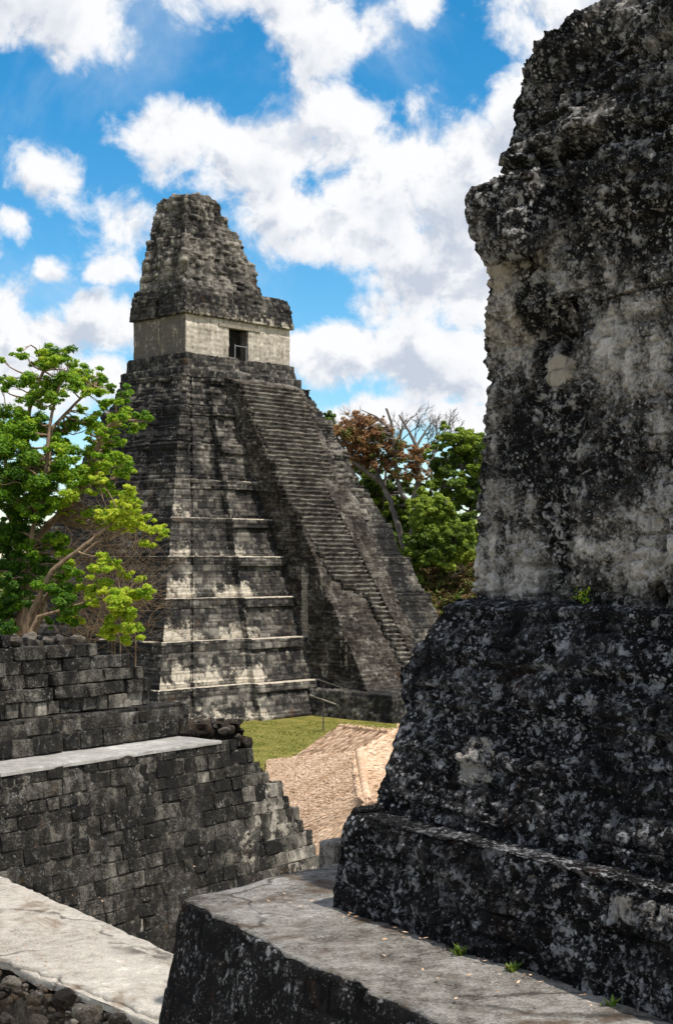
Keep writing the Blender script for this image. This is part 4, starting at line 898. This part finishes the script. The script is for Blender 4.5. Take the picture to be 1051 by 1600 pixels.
# ------------------------------------------------------------------ vegetation
def leaves(col, centers, radii, counts, size, tint, seed, flat=0.6, asp=0.5):
    """leaf blades spread through clumps; tint differs at random by spray and blade"""
    rs = np.random.default_rng(seed)
    for c_, r, n, ti in zip(centers, radii, counts, tint):
        n = int(n); m = 7; sub = rs.normal(0, 0.5, (m, 3)) * r * np.array([1, 1, flat]); k_ = rs.integers(0, m, n)      # sprays within the clump
        d = rs.normal(size=(n, 3)); d /= np.linalg.norm(d, axis=1)[:, None]; rr = rs.random(n) ** 0.5
        P = c_ + sub[k_] + d * (rr * rs.uniform(0.35, 0.7, m)[k_])[:, None] * r * np.array([1, 1, 0.8 * flat])
        ti = ti + rs.normal(0, 0.1, m)[k_]
        nrm = d * 0.6 + np.array([0.1, -0.1, 0.75]) + rs.normal(0, 0.45, (n, 3)); nrm /= np.linalg.norm(nrm, axis=1)[:, None]
        x = np.cross(nrm, rs.normal(size=(n, 3))); x /= np.linalg.norm(x, axis=1)[:, None]; y = np.cross(nrm, x)
        s_ = size * rs.uniform(0.6, 1.35, n); X = x * s_[:, None]; Y = y * (s_ * asp)[:, None]
        V = np.stack([P - X, P + Y * 0.9 - X * 0.1 - nrm * (s_ * .12)[:, None], P + X, P - Y * 0.9 - X * 0.1 - nrm * (s_ * .12)[:, None]], 1).reshape(-1, 3)
        i0 = np.arange(n)[:, None] * 4
        col.add(V, i0 + np.array([0, 1, 2, 3]), tint=np.repeat(np.clip(ti + rs.normal(0, 0.17, n), 0, 1), 4))
def bend(p, q, n, amp, rs):
    t_ = np.linspace(0, 1, n)[:, None]; o = rs.normal(0, amp, 3); return p * (1 - t_) + q * t_ + o * np.sin(t_ * math.pi)
def limb_path(pts, depth, zoom=None):
    return [ray(x, y, depth + dd) for (x, y, dd) in pts]
def make_tree(name, label, base, limbs, clumps, depth, spread, leaf_mat, bark, leaf, count, tintf, seed, twr=0.02, flat=0.65, group=None, cat='tree', tscale=1.0, sats=3):
    """limbs: list of (radius0, radius1, [(px, py, depth offset)...]); clumps: (px, py, radius px)"""
    rs = np.random.default_rng(seed); root = thing(name, base, label, cat, group); tr = Collect(); nodes = []
    for (r0, r1, pts) in limbs:
        P = np.array([ray(x, y, depth + dd) for (x, y, dd) in pts]); fine_ = []
        for i_ in range(len(P) - 1):
            for k_ in range(4): fine_.append(P[i_] + (P[i_ + 1] - P[i_]) * k_ / 4 + rs.normal(0, 0.25 * r1, 3))
        fine_.append(P[-1]); fine_ = np.array(fine_); rr = np.linspace(r0, r1, len(fine_)); tr.add(*tube(fine_, rr, 8)); nodes += list(zip(fine_, rr))
    NP = np.array([n_[0] for n_ in nodes]); cen_, rad, tin = [], [], []
    clumps = [q for q in clumps for _ in (0,)] + [(x + rs.normal(0, 0.95) * r, y + rs.normal(0, 0.75) * r, r * rs.uniform(0.4, 0.9)) for (x, y, r) in clumps for _ in range(sats)]
    for (x, y, r) in clumps:
        c_ = ray(x, y, depth + rs.uniform(-spread, spread)); r_ = r * depth / F; cen_.append(c_); rad.append(r_); tin.append(tintf(x, y, rs))
        j = np.argmin(np.linalg.norm((NP - c_) * np.array([1, 0.6, 1]), axis=1) + 0.25 * np.maximum(0, NP[:, 2] - c_[2]) * 4)
        pth = bend(NP[j], c_, 6, 0.12 * np.linalg.norm(c_ - NP[j]), rs); tr.add(*tube(pth, np.linspace(min(nodes[j][1] * 0.7, 0.06 * tscale), twr * 0.5, 6), 5))
        for q in range(3):
            e_ = c_ + rs.normal(0, 0.55, 3) * r_; tr.add(*tube(bend(pth[3], e_, 4, 0.1 * r_, rs), np.linspace(twr * 0.6, twr * 0.25, 4), 4))
    tr.obj('trunk', bark, root)
    lv_ = Collect(); leaves(lv_, cen_, rad, [count * (r_ / np.mean(rad)) ** 1.6 for r_ in rad], leaf, tin, seed + 1, flat); lv_.obj('crown', leaf_mat, root, False)
    return root
Z3 = lambda L_: [(x / 3.2, 520 + y / 3.2, r / 3.2) for (x, y, r) in L_]
Z3l = lambda L_: [(x / 3.2, 520 + y / 3.2, d_) for (x, y, d_) in L_]
CLA = Z3([(290, 110, 55), (220, 170, 60), (130, 230, 60), (300, 220, 70), (390, 210, 50), (480, 250, 50), (440, 300, 35), (520, 350, 24), (100, 110, 36), (170, 300, 60), (280, 320, 55), (40, 260, 40), (30, 400, 75), (60, 500, 75),
          (130, 480, 60), (30, 560, 70), (200, 450, 60), (280, 490, 55), (370, 450, 52), (470, 440, 62), (590, 400, 55), (600, 450, 44), (500, 500, 30), (545, 545, 46), (470, 560, 30), (560, 640, 70), (480, 620, 56), (620, 680, 46),
          (430, 680, 55), (350, 640, 45), (250, 600, 56), (160, 590, 56), (60, 680, 76), (150, 680, 76), (260, 700, 76), (340, 740, 66), (430, 760, 54), (540, 780, 46), (200, 790, 76), (100, 780, 76), (30, 800, 70), (60, 900, 86),
          (170, 870, 76), (240, 860, 56), (480, 900, 50), (390, 930, 50), (590, 880, 46), (520, 960, 44), (40, 1000, 80), (130, 1000, 76), (130, 1080, 86), (40, 1120, 86), (100, 1180, 76), (180, 1060, 46), (290, 1060, 50), (60, 1260, 66), (30, 1360, 66), (20, 1440, 60), (-60, 500, 120), (-70, 800, 130), (-80, 1100, 130), (200, 1200, 70), (90, 1330, 60), (180, 1400, 50), (60, 1420, 60), (230, 1130, 60), (330, 1180, 50)])
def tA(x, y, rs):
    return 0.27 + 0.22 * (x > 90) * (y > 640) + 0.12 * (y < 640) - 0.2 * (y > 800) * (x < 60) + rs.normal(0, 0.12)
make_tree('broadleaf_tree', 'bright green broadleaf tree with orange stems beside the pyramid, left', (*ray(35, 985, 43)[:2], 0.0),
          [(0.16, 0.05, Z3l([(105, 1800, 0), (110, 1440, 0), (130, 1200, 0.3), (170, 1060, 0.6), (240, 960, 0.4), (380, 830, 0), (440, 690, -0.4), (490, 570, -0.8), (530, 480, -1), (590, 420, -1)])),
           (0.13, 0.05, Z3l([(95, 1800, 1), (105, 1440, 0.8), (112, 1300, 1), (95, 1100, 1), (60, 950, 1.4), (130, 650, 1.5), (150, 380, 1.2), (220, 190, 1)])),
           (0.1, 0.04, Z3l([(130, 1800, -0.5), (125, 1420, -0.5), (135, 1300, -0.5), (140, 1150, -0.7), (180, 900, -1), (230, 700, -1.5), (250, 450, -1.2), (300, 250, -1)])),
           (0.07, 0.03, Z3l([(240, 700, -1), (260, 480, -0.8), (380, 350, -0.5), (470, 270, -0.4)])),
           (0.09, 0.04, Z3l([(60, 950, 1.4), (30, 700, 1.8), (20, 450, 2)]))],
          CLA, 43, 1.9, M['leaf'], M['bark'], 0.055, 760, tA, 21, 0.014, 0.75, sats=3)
CLB = Z3([(640, 810, 46), (660, 870, 40), (720, 920, 32), (740, 980, 28), (800, 1000, 36), (640, 960, 52), (720, 1050, 28), (690, 960, 36), (560, 900, 50), (610, 860, 44), (600, 930, 50), (500, 730, 30), (280, 1270, 66), (340, 1330, 56), (320, 1400, 56),
          (380, 1400, 46), (480, 1180, 46), (500, 1270, 66), (560, 1330, 66), (600, 1380, 46), (470, 1330, 46), (680, 1310, 46), (620, 1300, 38), (700, 1230, 24), (400, 1440, 36), (560, 1480, 56), (680, 1490, 56), (520, 1500, 38), (620, 1200, 28), (380, 1190, 36), (570, 1160, 26), (720, 1300, 26)])
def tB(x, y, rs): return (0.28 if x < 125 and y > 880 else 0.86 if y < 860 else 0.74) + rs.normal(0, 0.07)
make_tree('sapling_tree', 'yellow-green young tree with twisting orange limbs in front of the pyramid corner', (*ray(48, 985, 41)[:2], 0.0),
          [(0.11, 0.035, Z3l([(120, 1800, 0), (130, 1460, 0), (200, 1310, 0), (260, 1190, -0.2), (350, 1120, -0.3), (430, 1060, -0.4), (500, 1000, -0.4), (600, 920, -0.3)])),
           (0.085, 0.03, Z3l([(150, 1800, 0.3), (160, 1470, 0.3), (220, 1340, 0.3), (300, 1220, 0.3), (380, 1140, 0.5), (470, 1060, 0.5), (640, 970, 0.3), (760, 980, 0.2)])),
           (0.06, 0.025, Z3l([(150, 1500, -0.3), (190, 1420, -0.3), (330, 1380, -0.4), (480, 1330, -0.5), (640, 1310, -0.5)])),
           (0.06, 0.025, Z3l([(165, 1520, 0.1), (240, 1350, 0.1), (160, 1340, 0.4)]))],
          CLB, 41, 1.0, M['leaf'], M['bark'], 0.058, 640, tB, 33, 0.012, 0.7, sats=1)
# leafless brown scrub behind it
def scrub(name, label, base, cx0, cx1, cy0, cy1, depth, n, mat, seed, spread=1.5, r=0.012, ln=(0.6, 1.6)):
    rs = np.random.default_rng(seed); root = thing(name, base, label, 'shrub'); c_ = Collect()
    for q in range(n):
        x = rs.uniform(cx0, cx1); y = cy1 - (cy1 - cy0) * rs.random() ** 1.2 * (0.5 + 0.5 * math.sin(math.pi * (x - cx0) / (cx1 - cx0)) ** 0.6)
        p = ray(x, y, depth + rs.uniform(-spread, spread)); d_ = np.array([rs.normal(0.35, 0.7), rs.normal(0, 0.5), rs.normal(0.45, 0.5)]); d_ /= np.linalg.norm(d_); l_ = rs.uniform(*ln)
        c_.add(*tube(bend(p, p + d_ * l_, 4, 0.12 * l_, rs), np.linspace(r, r * 0.4, 4), 3))
        e_ = p + d_ * l_ * 0.6; d2_ = d_ + rs.normal(0, 0.6, 3); c_.add(*tube(bend(e_, e_ + d2_ * l_ * 0.4, 3, 0.05, rs), np.linspace(r * 0.6, r * 0.3, 3), 3))
    for q in range(9):
        p = ray(rs.uniform(cx0 + 20, cx1 - 20), cy1, depth + rs.uniform(-spread, spread)); c_.add(*tube([(p[0], p[1], base[2]), p, p + np.array([rs.normal(0, 0.6), 0, 2.0])], [r * 3, r * 2.4, r], 5))
    c_.obj('branches', mat, root)
scrub('dry_scrub', 'leafless brown scrub tangled between the left tree and the pyramid', (*ray(170, 985, 47)[:2], 0.0), 95, 235, 790, 1000, 47, 480, M['twig'], 5, 1.5, 0.01)

# trees behind the pyramid, right
D7 = 152.0
Z7 = lambda L_: [(500 + x / 3.89, 620 + y / 3.89, r / 3.89) for (x, y, r) in L_]
Z7l = lambda L_: [(500 + x / 3.89, 620 + y / 3.89, d_) for (x, y, d_) in L_]
def tbase(px, dep): p = ray(px, 900, dep); return (p[0], p[1], float(hill_z(p[0], p[1])) - 0.3)
def tR(x, y, rs): return float(np.clip(rs.choice([0.2, 0.35, 0.5, 0.65, 0.9], p=[0.2, 0.3, 0.25, 0.1, 0.15]) + rs.normal(0, 0.06), 0, 1))
make_tree('rusty_tree', 'tall rust-red tree with pale forked trunk behind the pyramid slope', tbase(635, D7),
          [(0.42, 0.14, Z7l([(535, 1100, 0), (520, 960, 0), (500, 880, 0), (460, 740, 0), (420, 620, 0), (370, 520, 0.5), (340, 430, 1), (300, 330, 1), (270, 230, 1), (250, 150, 1)])),
           (0.35, 0.12, Z7l([(370, 520, 0.5), (300, 470, 0), (200, 400, -1), (140, 300, -1)])),
           (0.4, 0.12, Z7l([(540, 1100, 0), (540, 965, 0), (560, 850, 0), (565, 740, 0), (550, 660, 0), (500, 600, -1), (470, 520, -1), (460, 430, -1), (450, 300, -1), (430, 150, -1), (400, 70, -1)])),
           (0.38, 0.1, Z7l([(550, 660, 0), (590, 560, 0.5), (600, 450, 1), (585, 300, 1), (540, 210, 1), (480, 110, 1)])),
           (0.16, 0.04, Z7l([(585, 300, 1), (640, 210, 1), (690, 140, 1)])), (0.16, 0.04, Z7l([(450, 300, -1), (500, 190, -1), (560, 120, -1)])), (0.14, 0.04, Z7l([(430, 200, -1), (340, 120, -1), (250, 80, -1)])),
           (0.12, 0.04, Z7l([(600, 400, 1), (680, 380, 1), (720, 300, 1)]))],
          Z7([(130, 210, 40), (180, 170, 38), (250, 150, 46), (310, 150, 38), (200, 240, 55), (280, 230, 55), (150, 270, 46), (350, 260, 46), (420, 220, 36), (230, 310, 55), (310, 330, 46), (160, 330, 38), (400, 300, 38), (380, 380, 38), (260, 380, 46), (210, 380, 38),
              (480, 290, 28), (490, 380, 46), (420, 400, 38), (570, 310, 30), (590, 370, 40), (560, 420, 34), (620, 470, 30), (500, 340, 36), (110, 180, 30), (340, 210, 40), (440, 460, 30), (540, 480, 30)]),
          D7, 2.5, M['leafred'], M['greybark'], 0.13, 230, tR, 51, 0.045, 0.9, tscale=3, sats=6)
def bare_crown(parent_name, label, base, starts, depth, seed, n=60):
    rs = np.random.default_rng(seed); root = thing(parent_name, base, label, 'tree'); c_ = Collect()
    p0 = np.array(base); trunk = bend(p0, ray(starts[0][0], starts[0][1], depth), 7, 0.4, rs); c_.add(*tube(trunk, np.linspace(0.25, 0.12, 7), 7))
    def grow_(p, d_, l_, r, lev):
        q = p + d_ * l_; c_.add(*tube(bend(p, q, 4, 0.08 * l_, rs), np.linspace(r, r * 0.65, 4), 4))
        if lev == 0: return
        for k_ in range(3 if lev > 1 else 4):
            dd = d_ + rs.normal(0, 0.5, 3) + np.array([0, 0, 0.15]); dd /= np.linalg.norm(dd); grow_(p + d_ * l_ * rs.uniform(0.55, 1), dd, l_ * rs.uniform(0.5, 0.75), r * 0.6, lev - 1)
    for (x, y, dx) in starts:
        s_ = ray(x, y, depth)
        if (x, y) != (starts[0][0], starts[0][1]): c_.add(*tube(bend(trunk[-1], s_, 5, 0.3, rs), np.linspace(0.12, 0.08, 5), 5))
        for k_ in range(3):
            dd = np.array([dx + rs.normal(0, 0.5), rs.normal(0, 0.4), 1.0]); dd /= np.linalg.norm(dd); grow_(s_, dd, rs.uniform(1.8, 2.7), 0.075, 3)
    c_.obj('trunk', M['greybark'], root); return root
bare_crown('bare_tree', 'leafless grey-pink tree rising above the rusty crown', tbase(612, D7 + 5), [(606, 710, 0), (590, 695, -0.5), (625, 690, 0.4), (650, 705, 0.7)], D7 + 5, 8)
bare_crown('bare_tree', 'leafless thin tree between the rusty tree and the green trees', tbase(678, D7 + 9), [(676, 705, 0), (690, 700, 0.4)], D7 + 9, 9)
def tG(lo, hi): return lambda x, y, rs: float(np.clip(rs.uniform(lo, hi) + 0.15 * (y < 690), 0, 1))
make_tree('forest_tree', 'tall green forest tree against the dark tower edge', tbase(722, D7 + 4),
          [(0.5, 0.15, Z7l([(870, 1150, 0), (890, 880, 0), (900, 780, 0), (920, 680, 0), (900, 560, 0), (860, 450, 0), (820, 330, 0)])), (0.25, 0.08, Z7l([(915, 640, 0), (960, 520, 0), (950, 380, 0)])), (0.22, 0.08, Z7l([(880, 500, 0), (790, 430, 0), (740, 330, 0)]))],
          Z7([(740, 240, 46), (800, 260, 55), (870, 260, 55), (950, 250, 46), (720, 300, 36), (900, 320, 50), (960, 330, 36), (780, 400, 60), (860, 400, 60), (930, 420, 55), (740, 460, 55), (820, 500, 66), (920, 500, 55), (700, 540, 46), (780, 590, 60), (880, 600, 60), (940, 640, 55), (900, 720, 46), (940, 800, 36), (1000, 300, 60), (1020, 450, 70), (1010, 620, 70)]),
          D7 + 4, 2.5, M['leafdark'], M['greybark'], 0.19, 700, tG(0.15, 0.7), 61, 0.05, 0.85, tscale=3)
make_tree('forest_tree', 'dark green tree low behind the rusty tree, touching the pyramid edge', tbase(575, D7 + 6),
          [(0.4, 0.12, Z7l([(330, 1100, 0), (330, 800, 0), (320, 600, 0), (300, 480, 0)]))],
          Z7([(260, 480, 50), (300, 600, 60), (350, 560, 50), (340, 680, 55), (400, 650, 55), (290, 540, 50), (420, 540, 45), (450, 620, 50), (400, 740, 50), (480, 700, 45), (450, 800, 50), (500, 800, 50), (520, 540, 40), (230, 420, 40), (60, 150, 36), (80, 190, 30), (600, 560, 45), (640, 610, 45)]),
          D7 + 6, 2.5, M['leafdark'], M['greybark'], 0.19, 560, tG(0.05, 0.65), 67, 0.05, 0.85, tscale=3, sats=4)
for nm, lab, ctr, cl, lo, hi, sd in (
        ('leafy_bush', 'bright green bush right of the pale forked trunk', 672, [(650, 640, 55), (740, 700, 55), (620, 720, 46), (680, 780, 55), (780, 690, 40), (700, 690, 50), (600, 660, 40), (760, 760, 45), (640, 690, 50), (600, 780, 40)], 0.45, 0.8, 71),
        ('leafy_bush', 'dark rounded bush low beside the pyramid slope', 660, [(600, 820, 50), (650, 930, 60), (580, 950, 46), (690, 850, 50), (620, 1000, 60), (700, 940, 50), (640, 870, 55), (590, 890, 45), (560, 1010, 40)], 0.25, 0.6, 73),
        ('leafy_bush', 'green bush at the foot of the tall forest tree', 700, [(720, 880, 60), (780, 900, 50), (830, 830, 45), (770, 830, 46), (860, 790, 40), (820, 900, 46), (880, 870, 40), (800, 770, 45)], 0.3, 0.7, 75),
        ('leafy_bush', 'lime green creeper spread on the brown bank', 716, [(860, 960, 36), (900, 910, 30), (820, 1000, 34), (790, 1030, 26), (880, 930, 30)], 0.75, 1.0, 77)):
    make_tree(nm, lab, tbase(ctr, D7 - 4), [(0.08, 0.03, Z7l([(cl[0][0], 1060, 1.5), (cl[0][0], 900, 1.5), (cl[0][0], cl[0][1] + 40, 1.5)]))], Z7(cl), D7 - 3, 1.5, M['leafdark'], M['greybark'], 0.19, 560, tG(lo, hi), sd, 0.04, 0.85, cat='bush', tscale=1, sats=5)
def cover():
    rs = np.random.default_rng(95); c_ = Collect(); cen_, rad, tin = [], [], []
    for q in range(620):
        x = rs.uniform(5, 22); y = rs.uniform(134, 156); cen_.append(np.array([x, y, hill_z(x, y) + 0.25])); rad.append(rs.uniform(0.5, 1.5)); tin.append(rs.uniform(0.0, 0.9))
    for q in range(700):
        x = rs.uniform(22, 85); y = rs.uniform(134, 175); cen_.append(np.array([x, y, hill_z(x, y) + 0.5])); rad.append(rs.uniform(0.9, 2.4)); tin.append(rs.uniform(0.0, 1.0))
    leaves(c_, cen_, rad, [110] * len(cen_), 0.2, tin, 96, 0.7, 0.5); c_.obj('ground_cover', M['leafcover'], None, False, kind='stuff', label='dry olive and brown ground cover on the bank', category='ground cover')
M['leafcover'] = leafmat('dry_cover', [(0.0, (0.05, 0.028, 0.012)), (0.45, (0.16, 0.095, 0.035)), (0.7, (0.11, 0.12, 0.02)), (1.0, (0.12, 0.2, 0.025))], 0.25)
cover()
# far wood closing the horizon
def far_wood():
    rs = np.random.default_rng(90); c_ = Collect(); cen_, rad, tin = [], [], []
    for q in range(520):
        x = rs.uniform(-190, 190); y = rs.uniform(205, 290); z_ = rs.uniform(-1, 1) * 3 + EZ - 3 + 0.02 * (y - 205) + 2.5 * math.sin(x * 0.05); cen_.append(np.array([x, y, z_])); rad.append(rs.uniform(3, 6)); tin.append(rs.uniform(0.1, 0.6))
    for q in range(160):
        cen_.append(np.array([rs.uniform(4, 60), rs.uniform(170, 200), EZ + rs.uniform(-3, 4.5)])); rad.append(rs.uniform(1.6, 3)); tin.append(rs.uniform(0.05, 0.6))
    leaves(c_, cen_, rad, [90] * 520 + [260] * 160, 0.6, tin, 91, 0.8, 0.6); c_.obj('far_wood', M['leafdark'], None, True, kind='stuff', label='far green wood closing the horizon behind the pyramid', category='wood')
far_wood()

# weeds and litter on the near stones
def weed(name, label, px, py, zr, size, n, seed):
    rs = np.random.default_rng(seed); p = flat_pt(px, py, zr); p = RF.xy(np.array([RF.inv(np.array([[p[0], p[1], 0.0]]))[0][0], -0.05])); root = thing(name, (p[0], p[1], EZ + zr), label, 'weed'); c_ = Collect()
    for q in range(n):
        a = rs.uniform(0, 6.28); s_ = size * rs.uniform(0.5, 1.1); b = np.array([p[0] + rs.normal(0, size * 0.2), p[1] + rs.normal(0, size * 0.2), EZ + zr - 0.01]); d_ = np.array([math.cos(a) * 0.5, math.sin(a) * 0.5, 1]); x = np.array([-math.sin(a), math.cos(a), 0]) * s_ * 0.16
        m_ = b + d_ * s_ * 0.55; e_ = b + d_ * s_ * 0.9 + np.array([math.cos(a), math.sin(a), -0.2]) * s_ * 0.2
        c_.add([b - x * .3, b + x * .3, m_ + x, m_ - x, e_ + x * .15, e_ - x * .15], [(0, 1, 2, 3), (3, 2, 4, 5)], tint=rs.uniform(0.2, 0.6))
    c_.obj('blades', M['leafdark'], root)
weed('weed', 'bright green weed sprig in the notch under the black plinth', 736, 1488, ZP, 0.1, 40, 1)
weed('weed', 'green weed tuft at the plinth corner, right of the sprig', 783, 1523, ZP, 0.1, 40, 2)
weed('weed', 'tiny green weed at the bottom right edge of the platform', 898, 1588, ZP, 0.1, 16, 3)
tG0, zG0 = sil(908, 938, 1.62)
pw = RF.xy(np.array([tG0, 1.62]))
rs = np.random.default_rng(4); root = thing('weed', (pw[0], pw[1], EZ + zG0), 'small green tuft growing at the foot of the tower groove', 'weed'); c = Collect()
leaves(c, [np.array([pw[0], pw[1], EZ + zG0 + 0.05])], [0.11], [70], 0.022, [0.55], 6); c.obj('blades', M['leaf'], root)

# fallen leaves on the near slabs and grass blades with litter on the lawn
def scatter_litter():
    rs = np.random.default_rng(12); c_ = Collect()
    def one(p, s_, ti):
        a = rs.uniform(0, 6.28); x = np.array([math.cos(a), math.sin(a), rs.normal(0, 0.25)]) * s_; y = np.array([-math.sin(a), math.cos(a), rs.normal(0, 0.25)]) * s_ * 0.4
        c_.add([p - x, p + y, p + x, p - y], [(0, 1, 2, 3)], tint=ti)
    for q in range(260):
        px = rs.uniform(300, 900); py = 1352 + rs.random() * 240
        p = flat_pt(px, py, ZP)
        t0_, m0_ = RF.inv(np.array([[p[0], p[1], 0]]))
        if m0_[0] > -0.06 or px < 300 + (py - 1400) * 2.2: continue
        if rs.random() < 0.5: p = RF.xy(np.array([t0_[0], -0.05 - abs(rs.normal(0, 0.1))]))
        one(np.array([p[0], p[1], EZ + ZP + 0.045]), rs.uniform(0.012, 0.035), rs.uniform(0.1, 1.0))
    for q in range(90):
        p = flat_pt(rs.uniform(0, 200), rs.uniform(1400, 1560), ZW); one(np.array([p[0], p[1], EZ + ZW + 0.1]), rs.uniform(0.012, 0.03), rs.uniform(0, 0.7))
    c_.obj('leaf_litter', M['thatch'], None, False, kind='stuff', label='scattered dry leaves on the pale foreground slabs', category='litter')
scatter_litter()
def lawn_blades():
    rs = np.random.default_rng(14); n = 30000; P = np.stack([rs.uniform(-16, 6, n), rs.uniform(72, 106, n), np.full(n, 0.0)], 1)
    a = rs.uniform(0, 6.28, n); h = rs.uniform(0.03, 0.1, n) * (0.6 + 0.8 * (fbm(P * 0.5, 2) + 0.4)); X = np.stack([np.cos(a), np.sin(a), 0 * a], 1) * (h * 0.35)[:, None]
    T = P + np.stack([rs.normal(0, 0.06, n), rs.normal(0, 0.06, n), h], 1); V = np.stack([P - X, P + X, T + X * .3, T - X * .3], 1).reshape(-1, 3)
    c_ = Collect(); c_.add(V, np.arange(n)[:, None] * 4 + np.array([0, 1, 2, 3]), tint=np.repeat(np.clip(rs.normal(0.5, 0.22, n), 0, 1), 4))
    c_.obj('grass', M['lawn'], None, False, kind='stuff', label='short yellow-green lawn grass before the pyramid', category='grass')
M['lawn'] = leafmat('lawn_blades', [(0.0, (0.07, 0.085, 0.012)), (0.5, (0.17, 0.18, 0.025)), (1.0, (0.34, 0.29, 0.08))], 0.3)
lawn_blades()

for o in S.objects:                                     # kinds that occur more than once belong together
    g_ = {'thatched_shelter': 'thatched shelters below the ruins', 'weed': 'weeds in the near stone joints', 'leafy_bush': 'bushes on the bank behind the pyramid',
          'forest_tree': 'green trees behind the pyramid', 'bare_tree': 'leafless trees behind the pyramid'}.get(o.name.split('.')[0])
    if g_ and o.parent is None: o['group'] = g_
